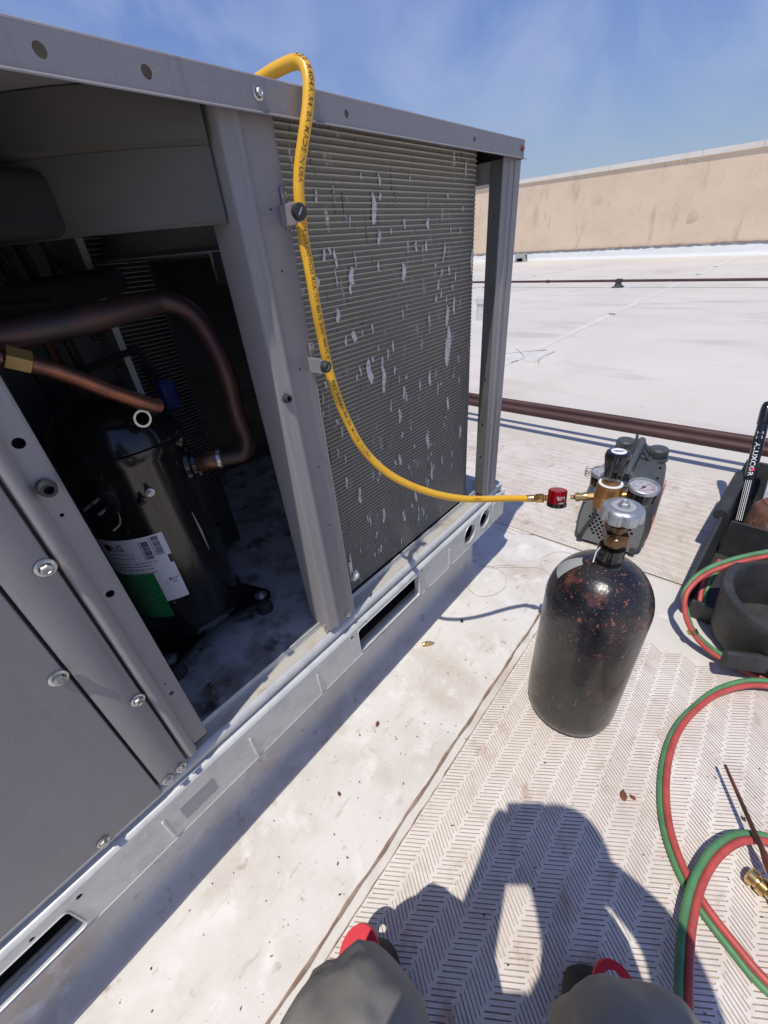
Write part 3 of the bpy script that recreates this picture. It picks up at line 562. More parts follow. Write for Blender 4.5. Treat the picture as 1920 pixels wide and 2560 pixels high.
cc.sheet(cp_, 0.331, 1.1575, ext, 0.018); coil = cc.build('condenser_coil', 'inner_fin', U, ang=60)
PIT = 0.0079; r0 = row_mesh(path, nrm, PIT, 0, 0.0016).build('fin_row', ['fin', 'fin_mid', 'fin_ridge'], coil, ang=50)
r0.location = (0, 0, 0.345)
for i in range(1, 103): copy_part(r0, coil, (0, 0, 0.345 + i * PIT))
# crushed, bent-over fins: small irregular patches proud of the tube rows
random.seed(21)
spots = [(0.617, 1.053, 0.012, 0.028), (0.625, 1.017, 0.008, 0.016), (0.84, 0.797, 0.022, 0.055), (0.688, 0.96, 0.012, 0.019), (0.768, 1.031, 0.009, 0.012), (0.863, 0.88, 0.008, 0.024), (0.836, 0.864, 0.012, 0.028), (0.571, 0.808, 0.014, 0.028), (0.609, 0.783, 0.011, 0.034),
         (0.67, 0.743, 0.009, 0.02), (0.55, 0.966, 0.012, 0.017), (0.495, 0.997, 0.006, 0.01), (0.508, 0.913, 0.009, 0.014), (0.54, 0.876, 0.012, 0.012), (0.766, 0.747, 0.009, 0.024), (0.495, 1.069, 0.005, 0.009), (0.935, 0.962, 0.008, 0.033), (0.90, 1.118, 0.005, 0.018), (0.652, 0.696, 0.010, 0.02),
         (0.753, 0.603, 0.014, 0.030), (0.574, 0.605, 0.012, 0.025), (0.643, 0.596, 0.010, 0.02), (0.505, 0.57, 0.009, 0.024), (0.572, 0.482, 0.010, 0.024), (0.696, 0.473, 0.009, 0.024), (0.841, 0.665, 0.010, 0.024), (0.902, 0.57, 0.010, 0.024), (0.645, 0.442, 0.010, 0.022), (0.728, 0.998, 0.008, 0.011), (0.768, 0.509, 0.010, 0.028)]
for k in range(120): spots.append((random.uniform(0.44, 0.92), random.uniform(0.37, 1.10), random.uniform(0.0025, 0.0065), random.uniform(0.005, 0.017)))
for cx, cz, w_, h_ in spots:
    k = MB(); n_ = 14; ph = random.uniform(0, 6); vs = [(cx + 0.55 * w_ * math.cos(2 * PI * q / n_) * random.uniform(0.75, 1.1) + 0.22 * w_ * math.sin(3 * math.sin(2 * PI * q / n_) + ph), 0.5352, cz + 0.85 * h_ * math.sin(2 * PI * q / n_) * random.uniform(0.8, 1.08)) for q in range(n_)]
    vs.append((cx, 0.5338 - random.uniform(0, 0.0008), cz)); k.add(vs, [(q, (q + 1) % n_, n_) for q in range(n_)]); k.build('crushed_fins', 'fin_crush', coil, ang=80)
# inner coil leg seen in the dark compartment
ic = MB(); ic.box(0.300, 0.312, 0.935, 1.02, 0.332, 1.10); icoil = ic.build('inner_coil', 'galvanized', U)
ip = [(0.3125, 0.945), (0.36, 0.945), (0.412, 0.950)]; inn = [Vector((0, -1))] * 3
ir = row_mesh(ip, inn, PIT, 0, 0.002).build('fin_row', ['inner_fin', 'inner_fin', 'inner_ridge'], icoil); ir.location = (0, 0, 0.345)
for i in range(1, 95): copy_part(ir, icoil, (0, 0, 0.345 + i * PIT))
for i in range(12):
    h = MB(); z = 0.40 + i * 0.055
    h.tube([(0.298, 0.955 + 0.04 * (i % 2), z + 0.020), (0.285, 0.955 + 0.04 * (i % 2), z + 0.018), (0.279, 0.955 + 0.04 * (i % 2), z + 0.01), (0.285, 0.955 + 0.04 * (i % 2), z + 0.002), (0.298, 0.955 + 0.04 * (i % 2), z)], 0.005, 8); h.build('return_bend', 'dull_copper', icoil)
m = MB(); m.box(-0.9, 0.299, 1.02, 1.03, 0.332, 1.13); m.box(0.412, 0.98, 1.40, 1.41, 0.332, 1.13); m.box(-0.3, -0.29, 0.53, 1.02, 0.332, 1.13); m.build('partition', 'inner_dark', U)
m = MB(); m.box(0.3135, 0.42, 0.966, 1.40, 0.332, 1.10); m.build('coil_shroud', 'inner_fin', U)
# fan skirt and ring under the top
RD_ = math.radians
arc = [(FC[0] + 0.491 * math.cos(RD_(237 - k * 57 / 14)), FC[1] + 0.491 * math.sin(RD_(237 - k * 57 / 14))) for k in range(15)]
out_ = [(FC[0] + (x - FC[0]) * 1.018, FC[1] + (y - FC[1]) * 1.018) for x, y in arc]
m = MB(); m.sheet(arc, 1.0415, 1.108, ext, 0.0015); m.sheet(out_, 1.112, 1.1565, ext, 0.0015); m.sheet(arc, 1.0385, 1.0415, ext, -0.010)
for k in range(14): m.add([(*arc[k], 1.108), (*arc[k + 1], 1.108), (*out_[k + 1], 1.112), (*out_[k], 1.112)], [(0, 1, 2, 3)])
m.build('fan_skirt', 'skirt_shaded', U, ang=50)
m = MB(); m.plate([(-0.9, 0.492), (0.98, 0.492), (0.98, 1.45), (-0.9, 1.45)], [circ(*FC, FR + 0.03, 48)], lambda u, v, d: (u, v, 1.1595 - d), 0.0015); m.build('top_liner', 'paint', U)
m = MB(); m.box(0.03, 0.213, 0.640, 0.715, 1.040, 1.101); m.build('control_box', 'insulation', U, bevel=0.012)
m = MB(); m.lathe((FC[0], FC[1], 1.160), (0, 0, -1), [(FR + 0.02, 0.0), (FR + 0.004, 0.006), (FR, 0.02), (FR, 0.115), (FR + 0.012, 0.135), (FR + 0.035, 0.142), (FR + 0.035, 0.144), (FR + 0.010, 0.138), (FR - 0.002, 0.117), (FR - 0.002, 0.0)], 48); m.build('fan_ring', 'paint', U)
m = MB(); m.lathe((FC[0], FC[1], 1.10), (0, 0, 1), [(0.05, -0.14), (0.055, -0.13), (0.055, 0), (0.05, 0.01)], 24); m.build('fan_motor', 'inner_dark', U)
for k in range(4):
    a0 = k * PI / 2; f = MB(); vs = []
    for i in range(6):
        r = 0.05 + 0.038 * i
        for j in range(5):
            a = a0 + (j / 4) * (0.75 + 0.12 * i / 5); vs.append((FC[0] + r * math.cos(a), FC[1] + r * math.sin(a), 1.08 + 0.05 * (j / 4)))
    f.add(vs, [(5 * i + j, 5 * i + j + 1, 5 * i + 6 + j, 5 * i + 5 + j) for i in range(5) for j in range(4)]); o = f.build('fan_blade', 'galvanized', U)
    s_ = o.modifiers.new('thick', 'SOLIDIFY'); s_.thickness = 0.002
for r in (0.08, 0.13, 0.18, 0.23, 0.262):
    f = MB(); f.tube([(FC[0] + r * math.cos(2 * PI * k / 40), FC[1] + r * math.sin(2 * PI * k / 40), 1.172) for k in range(41)], 0.002, 6, cap=False); f.build('guard_ring', 'black_rubber', tp)
for k in range(6):
    a = k * PI / 3; f = MB(); f.tube([(FC[0] + 0.03 * math.cos(a), FC[1] + 0.03 * math.sin(a), 1.175), (FC[0] + 0.275 * math.cos(a), FC[1] + 0.275 * math.sin(a), 1.168)], 0.0025, 6); f.build('guard_spoke', 'black_rubber', tp)
# dark wiring bundle and insulated header in the compartment
m = MB(); m.tube(catmull([(0.02, 0.80, 0.985), (0.15, 0.84, 0.98), (0.26, 0.86, 0.985), (0.325, 0.90, 0.99)], 8), 0.022, 14); m.build('insulated_header', 'insulation', U)
for i in range(6):
    y = 0.80 + 0.02 * i; m = MB(); m.tube(catmull([(0.04 + 0.03 * i, y, 1.12), (0.06 + 0.035 * i, y - 0.02, 1.05), (0.12 + 0.022 * i, y, 0.98), (0.20, y + 0.02, 0.97)], 8), 0.004, 6); m.build('wire', 'insulation', U)
for i, (x, mt) in enumerate(((0.150, 'dull_copper'), (0.185, 'copper'), (0.215, 'dull_copper'))):
    m = MB(); m.tube([(x, 0.93, 1.10), (x + 0.01, 0.93, 0.80), (x + 0.03, 0.93, 0.40)], 0.008, 8); m.build('riser_tube', mt, U)
m = MB(); m.tube(catmull([(0.20, 0.88, 0.86), (0.29, 0.88, 0.875), (0.315, 0.885, 0.87), (0.335, 0.89, 0.80)], 8), 0.006, 8); m.build('thin_tube', 'insulation', U)
m = MB(); m.box(0.318, 0.352, 0.865, 0.900, 0.755, 0.815); m.build('valve_coil', 'blue_plastic', U, bevel=0.008)

# ------------------------------------------------------------ compressor
CX, CY, CR = 0.190, 0.777, 0.100
K = thing('compressor', (CX, CY, 0.331), 'glossy black scroll compressor with white and green label inside the opened unit', 'compressor')
m = MB(); m.lathe((CX, CY, 0.372), (0, 0, 1), [(CR * 0.9, 0), (CR + 0.006, 0.004), (CR + 0.0075, 0.010), (CR + 0.004, 0.015), (CR - 0.0012, 0.018), (CR, 0.030), (CR, 0.372), (CR + 0.0025, 0.375), (CR + 0.0025, 0.392), (CR - 0.001, 0.394), (CR - 0.004, 0.410), (CR - 0.016, 0.436), (CR - 0.040, 0.455), (0.03, 0.463), (0.0001, 0.464)], 64)
kb = m.build('shell', 'comp_black', K, ang=40)
for k in range(72):
    a = 2 * PI * k / 72
    if k == 0: t0_ = MB(); t0_.box(-0.0010, 0.0010, -0.0012, 0.0008, -0.0024, 0.0024); tk = t0_.build('crimp_tooth', 'comp_black', None); tk.parent = kb
    else: tk = copy_part(tk, kb, (0, 0, 0))
    tk.location = Vector((CX + (CR + 0.0005) * math.sin(a), CY - (CR + 0.0005) * math.cos(a), 0.395)) - Vector(ORG[K.name]); tk.rotation_euler = (0, 0, a)
# square foot plate with four ears
def foot_outline():
    out = []
    for q in range(4):
        a = q * PI / 2 + PI / 4; R_ = 0.148
        ex, ey = R_ * math.cos(a), R_ * math.sin(a)
        for k in range(7):
            b = a - 1.15 + k * 2.3 / 6; out.append((ex + 0.021 * math.cos(b), ey + 0.021 * math.sin(b)))
        out.append((0.094 * math.cos(a + PI / 4), 0.094 * math.sin(a + PI / 4)))
    return out
m = MB(); m.plate([(CX + x, CY + y) for x, y in foot_outline()], [], lambda u, v, d: (u, v, 0.3735 - d), 0.010); m.build('foot_plate', 'comp_black', K, bevel=0.003)
for q in range(4):
    a = q * PI / 2 + PI / 4; x, y = CX + 0.148 * math.cos(a), CY + 0.148 * math.sin(a)
    m = MB(); m.lathe((x, y, 0.331), (0, 0, 1), [(0.019, 0), (0.017, 0.016), (0.015, 0.031)], 18); m.build('rubber_mount', 'black_rubber', K)
    m = MB(); m.lathe((x, y, 0.3738), (0, 0, 1), [(0.0135, 0), (0.0135, 0.002), (0.0085, 0.0022)], 20); m.lathe((x, y, 0.3758), (0, 0, 1), [(0.0085, 0), (0.0085, 0.006), (0.006, 0.0068), (0.0001, 0.0068)], 6); m.build('mount_bolt', 'bolt', K)
def onc(a, z, d=0.0): r = CR + d; return (CX + r * math.sin(a), CY - r * math.cos(a), z)
def patch(mb, a0, a1, z0, z1, d, mi=0, n=18):
    vs = [onc(lerp(a0, a1, i / n), z, d) for i in range(n + 1) for z in (z0, z1)]
    mb.add(vs, [(2 * i, 2 * i + 2, 2 * i + 3, 2 * i + 1) for i in range(n)], mi)
RD = math.radians
m = MB(); d1 = 0.0005; d2 = 0.0008; d3 = 0.0011
patch(m, RD(-82), RD(-13), 0.577, 0.624, d1); patch(m, RD(-82), RD(-14), 0.478, 0.560, d1); patch(m, RD(-82), RD(-17), 0.560, 0.577, d1)
lab = m.build('label', 'label_white', K)
m = MB(); patch(m, RD(-82), RD(-36), 0.440, 0.548, d2); m.build('green_panel', 'label_green', lab)
m = MB()
put_text(m, 'LG', lambda u, v: onc(RD(-64) + u / CR, 0.601 + v, d2), height=0.013, mi=0)
m2 = MB(); m2.lathe(onc(RD(-69), 0.6075, 0.0004), (math.sin(RD(-69)), -math.cos(RD(-69)), 0), [(0.0072, 0), (0.0072, 0.0006), (0.0001, 0.0006)], 20); m2.build('logo_disc', 'black_print', lab)
rows = [(0.5705, 0.0034, -50, -27, '- LRA 124.0 MCC 32.0')]
for z, a0, a1 in ((0.593, -70, -50), (0.584, -70, -46), (0.572, -72, -52), (0.565, -66, -34), (0.5575, -70, -33), (0.549, -60, -31)):      # lines too small to read
    a = a0
    while a < a1: b_ = a + random.uniform(1.5, 5); patch(m, RD(a), RD(min(b_, a1)), z, z + 0.0014, d2, n=3); a = b_ + 1.0
for z, h, a0, a1, s_ in rows: put_text(m, s_, lambda u, v, a0=a0, z=z: onc(RD(a0) + u / CR, z + v, d2), width=RD(a1 - a0) * CR, height=h)
for k in range(5): patch(m, RD(-47), RD(-46 + k), 0.594 - k * 0.004, 0.5955 - k * 0.004, d2, n=4) if k < 2 else None
random.seed(3)
for a0, za, zb in ((-31.5, 0.578, 0.616), (-21.5, 0.582, 0.620)):
    z = za
    while z < zb:
        h = random.choice((0.0006, 0.0010, 0.0016)); patch(m, RD(a0 - 3.2), RD(a0 + 3.2), z, z + h, d2, n=3); z += h + random.choice((0.0006, 0.0009, 0.0013))
    for k in range(10): patch(m, RD(a0 - 5.2), RD(a0 - 4.2), za + 0.004 * k, za + 0.004 * k + 0.0022, d2, n=2)
put_text(m, 'RU', lambda u, v: onc(RD(-25) + u / CR, 0.5215 + v, d2), height=0.008, width=0.012)
put_text(m, 'c', lambda u, v: onc(RD(-29) + u / CR, 0.5175 + v, d2), height=0.003)
put_text(m, 'US', lambda u, v: onc(RD(-17.6) + u / CR, 0.5255 + v, d2), height=0.003)
patch(m, RD(-23), RD(-18), 0.5172, 0.5188, d2, n=3)
m.build('label_print', 'black_print', lab)['kind'] = 'stuff'
m = MB(); put_text(m, 'WARNING', lambda u, v: onc(RD(-64) + u / CR, 0.5395 + v, d3), height=0.0050, width=0.030); put_text(m, 'AVERTISSEMENT', lambda u, v: onc(RD(-68) + u / CR, 0.4865 + v, d3), height=0.0048, width=0.046)
for z0 in (0.534, 0.482):
    for k in range(8):
        z = z0 - k * 0.0048; a1 = random.uniform(-44, -38); patch(m, RD(-74), RD(a1), z - 0.0009, z, d3, n=10)
patch(m, RD(-82), RD(-36), 0.4935, 0.4945, d3)
m.build('warning_print', 'green_print', lab)
m = MB(); m.lathe((0.2045, 0.690, 0.8135), (0.10, -1, 0.02), [(0.013, -0.06), (0.013, 0.02), (0.0105, 0.0205), (0.0100, -0.02), (0.0001, -0.02)], 22); m.build('open_stub', 'dull_copper', K)
m = MB(); m.lathe((0.2065, 0.6695, 0.8140), (0.10, -1, 0.02), [(0.0100, 0), (0.0132, 0), (0.0132, 0.0012), (0.0100, 0.0012)], 22); m.build('cut_rim', 'bolt', K)
sd = Vector((0.80, -0.60, 0)); sp = Vector((CX, CY, 0.700)) + sd * (CR - 0.004)
m = MB(); m.lathe(sp, sd, [(0.034, 0), (0.031, 0.007), (0.026, 0.010), (0.024, 0.016), (0.0185, 0.017)], 24); m.build('suction_boss', 'comp_black', K)
for a, z in ((-8, 0.698), (-17, 0.688)):
    m = MB(); p = Vector(onc(RD(a), z)); m.lathe(p, (math.sin(RD(a)), -math.cos(RD(a)), 0), [(0.0075, 0), (0.0070, 0.002), (0.004, 0.003), (0.004, 0.008), (0.0001, 0.008)], 14); m.build('weld_stud', 'bolt' if a == -8 else 'comp_black', K)
m = MB(); p = Vector(onc(RD(-50), 0.70)); nrm_ = Vector((math.sin(RD(-50)), -math.cos(RD(-50)), 0)); m.lathe(p - nrm_ * 0.01, nrm_, [(0.03, 0), (0.028, 0.016), (0.024, 0.018), (0.0001, 0.018)], 24); m.build('terminal_plate', 'comp_black', K)
for k in range(3):
    a = k * 2.1; s_ = nrm_.cross(Vector((0, 0, 1))); q = p + s_ * 0.012 * math.cos(a) + Vector((0, 0, 0.012 * math.sin(a))); m = MB(); m.tube([q, q + nrm_ * 0.022], 0.0025, 8); m.build('terminal_pin', 'bolt', K)
m = MB(); m.tube(catmull([p + nrm_ * 0.02 + Vector((0.02, 0, 0.015)), p + nrm_ * 0.02 + Vector((0.03, 0, -0.01)), p + nrm_ * 0.016 + Vector((0.022, 0, -0.04)), p + nrm_ * 0.012 + Vector((0.005, 0, -0.05))], 6), 0.0016, 6); m.build('terminal_bail', 'bolt', K)
m = MB(); m.tube([onc(RD(22), 0.63, 0.0003), onc(RD(24), 0.585, 0.0003), onc(RD(25), 0.54, 0.0003)], [0.0004, 0.0022, 0.0004], 6); m.build('scrape_mark', 'grey_plastic', K)

# copper pipes
SP = thing('suction_pipe', (0.30, 0.70, 0.36), 'thick brownish copper pipe bending from the compressor side up and over it', 'pipe')
p0 = sp + sd * 0.012; p1 = sp + sd * 0.075
pth = [p0, p0.lerp(p1, 0.5), p1]
bend = catmull([p1, p1 + sd * 0.022 + Vector((0, 0, 0.004)), p1 + sd * 0.036 + Vector((0, 0.004, 0.028)), p1 + sd * 0.034 + Vector((0, 0.008, 0.07))], 6)[1:]
upper = catmull([bend[-1], (0.352, 0.655, 0.85), (0.347, 0.668, 0.905), (0.335, 0.680, 0.940), (0.310, 0.690, 0.958), (0.280, 0.694, 0.958), (0.18, 0.690, 0.951), (0.05, 0.680, 0.947), (-0.10, 0.67, 0.945)], 8)[1:]
allp = pth + bend + upper
m = MB(); m.tube(allp, [0.0150 if q.x > 0.30 or q.z < 0.9 else lerp(0.0150, 0.0185, min(1, (0.30 - q.x) / 0.1)) for q in allp], 20); m.build('pipe_run', 'dull_copper', SP)
m = MB(); d_ = (p1 - p0).normalized(); m.lathe(p0 + d_ * 0.002, d_, [(0.0160, 0), (0.0172, 0.002), (0.0172, 0.034), (0.0165, 0.036)], 22); m.build('socket', 'copper', SP)
m = MB(); m.lathe(p0 + d_ * 0.037, d_, [(0.0155, 0), (0.0178, 0.002), (0.0172, 0.007), (0.0155, 0.009)], 22); m.build('braze_bead', 'bolt', SP)
DP = thing('discharge_pipe', (0.18, 0.70, 0.80), 'bright orange copper pipe slanting down towards the compressor top', 'pipe')
m = MB(); m.tube(catmull([Vector((0, 0, 1)) + (Vector(q) - Vector((0, 0, 1))) * 0.925 for q in ((-0.05, 0.70, 0.955), (0.06, 0.698, 0.935), (0.13, 0.700, 0.902), (0.19, 0.706, 0.855), (0.235, 0.712, 0.822), (0.253, 0.716, 0.812))], 8), [0.0105] * 41, 18); m.build('pipe_run', 'copper', DP)
m = MB(); m.lathe((0.085, 0.645, 0.932), Vector((0.07, 0, -0.04)), [(0.0108, 0), (0.0145, 0.002), (0.0145, 0.025), (0.0108, 0.027)], 6); m.build('brass_nut', 'bright_brass', DP)
m = MB(); m.lathe((0.088, 0.583, 0.3305), (0.75, 0.25, 0.08), [(0.0001, 0), (0.0016, 0.004), (0.0016, 0.020), (0.006, 0.021), (0.006, 0.0225), (0.004, 0.023), (0.004, 0.028), (0.0001, 0.028)], 10)
m.v = [(x, y, z + 0.0035) for x, y, z in m.v]
tag(m.build('loose_screw', 'old_brass', origin=(0.09, 0.59, 0.331)), 'loose dark screw lying on the stained base pan', 'screw')

# ------------------------------------------------------------ gas cylinder
TX, TY, TR = 0.702, 0.089, 0.0985
Z0 = 0.0067
T = thing('gas_cylinder', (TX, TY, Z0), 'scuffed black steel gas cylinder with rust chips standing on the walkway pad', 'gas cylinder')
prof = [(0.0001, 0.0), (TR * 0.70, 0.0), (TR * 0.86, 0.006), (TR * 0.95, 0.018), (TR * 0.99, 0.036), (TR, 0.055), (TR, 0.30), (TR, 0.302), (TR * 1.0, 0.362)]
for k in range(1, 13):
    a = k / 12 * PI / 2; prof.append((max(0.0255, TR * math.cos(a) ** 0.80), 0.362 + 0.100 * math.sin(a) ** 1.08))
prof = [p for p in prof if p[0] > 0.0245 or p[1] < 0.01] + [(0.0225, 0.4665), (0.0215, 0.472)]
m = MB(); m.lathe((TX, TY, Z0), (0, 0, 1), prof, 72, mis=[0 if q[1] < 0.301 else 1 for q in prof]); m.build('body', ['black_steel', 'black_shoulder'], T, ang=50)
m = MB(); m.lathe((TX, TY, Z0), (0, 0, 1), [(0.0225, 0.462), (0.0235, 0.466), (0.0235, 0.498), (0.0225, 0.501), (0.0130, 0.5015)], 32); m.build('neck_ring', 'black_gloss', T)
NZ = Z0 + 0.5015
vd = Vector((0.93, 0.37, 0)).normalized()           # outlet points away, to the regulator
m = MB(); m.lathe((TX, TY, NZ), (0, 0, 1), [(0.0150, 0), (0.0165, 0.003), (0.0165, 0.014), (0.0150, 0.016), (0.0145, 0.028), (0.0165, 0.030), (0.0165, 0.048), (0.0135, 0.050), (0.0135, 0.056), (0.0150, 0.057), (0.0150, 0.064), (0.0090, 0.066), (0.0060, 0.078)], 28)
M_ = Matrix.Translation((TX, TY, NZ + 0.022)) @ Matrix.Rotation(math.atan2(vd.y, vd.x), 4, 'Z'); m.box(-0.018, 0.020, -0.0175, 0.0175, -0.011, 0.013, M=M_)
m.build('valve_body', 'old_brass', T, bevel=0.0015)
nd = Vector((-0.93, -0.30, 0.10)).normalized()
m = MB(); q = Vector((TX, TY, NZ + 0.020)) + nd * 0.014
m.lathe(q, nd, [(0.0115, 0), (0.0120, 0.003), (0.0105, 0.004), (0.0110, 0.006), (0.0095, 0.0065), (0.0098, 0.014), (0.0085, 0.0155), (0.0001, 0.0155)], 24); m.build('safety_plug', 'old_brass', T)
HZ = NZ + 0.073; HR = 0.0345
def lobes(a, h): return 1 - 0.19 * max(0, math.cos(7 * a)) ** 2.2
m = MB(); m.lathe((TX, TY, HZ), (0, 0, 1), [(0.010, 0.000), (0.018, 0.000), (0.026, 0.002), (0.0315, -0.009), (0.0350, -0.010), (0.0360, -0.005), (0.0355, 0.003), (0.0335, 0.0095), (0.0295, 0.0135), (0.0240, 0.0155), (0.0215, 0.0150), (0.0195, 0.0135), (0.0080, 0.0135), (0.0001, 0.0135)], 84,
    rmod=lambda a, h: lobes(a, h) if h < 0.006 else 1 - (1 - lobes(a, h)) * max(0.0, 0.75 - (h - 0.003) * 75))
m.build('handwheel', 'chrome', T, ang=50)
m = MB(); m.lathe((TX, TY, HZ + 0.0137), (0, 0, 1), [(0.0192, 0), (0.0192, 0.0003), (0.0105, 0.0003), (0.0105, 0)], 32); m.build('wheel_plate', 'grey_plastic', T)
m = MB(); m.lathe((TX, TY, HZ + 0.0136), (0, 0, 1), [(0.0082, 0), (0.0082, 0.0065), (0.0070, 0.0078)], 6); m.lathe((TX, TY, HZ + 0.0195), (0, 0, 1), [(0.0062, 0), (0.0060, 0.0035), (0.0045, 0.0042), (0.0035, 0.003), (0.0001, 0.003)], 18); m.build('wheel_nut', 'chrome', T)
# paper sticker draped over the shoulder and stamped date
def shoulder(a, h):
    for i in range(len(prof) - 1):
        if prof[i][1] <= h <= prof[i + 1][1] and prof[i + 1][1] > prof[i][1]:
            r = lerp(prof[i][0], prof[i + 1][0], (h - prof[i][1]) / (prof[i + 1][1] - prof[i][1])); return r
    return 0.03
def ont(a, h, d=0.0006): r = shoulder(a, h) + d; return (TX + r * math.cos(a), TY + r * math.sin(a), Z0 + h + d * 0.7)
m = MB(); vs = []; na, nh = 10, 8
for i in range(na + 1):
    for j in range(nh + 1): vs.append(ont(lerp(RD(95), RD(124), i / na), lerp(0.418, 0.455, j / nh), 0.0008))
m.add(vs, [(i * (nh + 1) + j, (i + 1) * (nh + 1) + j, (i + 1) * (nh + 1) + j + 1, i * (nh + 1) + j + 1) for i in range(na) for j in range(nh)]); m.build('shoulder_sticker', 'grey_plastic', T, ang=80)
m = MB(); put_text(m, '-3/4-14', lambda u, v: ont(RD(198) + u / 0.075, 0.405 + v * 0.8, 0.0005), height=0.0085, width=0.060); m.build('stamped_date', 'black_rubber', T); m = MB()
put_text(m, 'P', lambda u, v: ont(RD(155) + u / 0.075, 0.395 + v * 0.8, 0.0005), height=0.008, width=0.006); m.build('stamped_letter', 'black_rubber', T)
m = MB(); m.tube([(TX - 0.02, TY + 0.016, Z0 + 0.503), (TX - 0.021, TY + 0.020, Z0 + 0.49), (TX - 0.026, TY + 0.020, Z0 + 0.470)], 0.0012, 6); m.build('tag_string', 'white_print', T)

# ------------------------------------------------------------ regulator with two gauges
RX, RY = 0.765, 0.128; RZ = 0.548
G = thing('pressure_regulator', (RX, RY, RZ), 'bronze pressure regulator with black knob and two round gauges on the gas cylinder', 'regulator')
R0 = Vector((RX, RY, RZ))
m = MB(); m.lathe(R0, (0, 0, 1), [(0.010, -0.016), (0.013, -0.010), (0.017, -0.004), (0.0225, 0.0), (0.0235, 0.004), (0.0235, 0.024), (0.0229, 0.0247), (0.0229, 0.0256), (0.0235, 0.0263), (0.0228, 0.047), (0.0215, 0.050), (0.0195, 0.0505)], 40); m.build('body', 'bronze', G, ang=30)
m = MB(); m.lathe(R0, (0, 0, 1), [(0.0212, 0.0502), (0.0205, 0.0518), (0.0165, 0.0518), (0.0160, 0.0502)], 40); m.build('name_ring', 'white_print', G)
m = MB(); m.lathe(R0, (0, 0, 1), [(0.0155, 0.050), (0.0135, 0.054), (0.0120, 0.060), (0.0001, 0.062)], 28); m.build('bonnet', 'bronze', G)
m = MB(); m.lathe(R0, (0, 0, 1), [(0.0130, 0.0585), (0.0150, 0.0600), (0.0175, 0.085), (0.0210, 0.103), (0.0215, 0.108), (0.0195, 0.1135), (0.0140, 0.1150), (0.0001, 0.1152)], 56,
    rmod=lambda a, h: 1 - 0.07 * max(0, math.cos(7 * a)) ** 2 if h < 0.112 else 1); m.build('adjusting_knob', 'black_gloss', G, ang=50)
m = MB(); m.lathe(R0 + Vector((0, 0, 0.1151)), (0, 0, 1), [(0.0128, 0), (0.0128, 0.0005), (0.0001, 0.0005)], 32); kl = m.build('knob_emblem', 'white_print', G)
ru = Vector((0.62, -0.785, 0)).normalized(); rv = Vector((0.785, 0.62, 0)).normalized()
m = MB(); pq = R0 + Vector((0, 0, 0.1160))
m.tube([pq + ru * (-0.010 + 0.0005 * k) + rv * (0.0030 * math.cos(k / 40 * PI - 0.4)) for k in range(36)], 0.00035, 4)
m.tube([pq + ru * (-0.007 + 0.0005 * k) - rv * (0.0024 * math.sin(k / 36 * PI)) for k in range(36)], 0.0003, 4)
m.tube([pq + ru * (-0.0075 + 0.00038 * k) + rv * (0.0009 * math.sin(k * 1.1)) for k in range(40)], 0.0004, 4); m.build('emblem_print', 'black_print', kl)
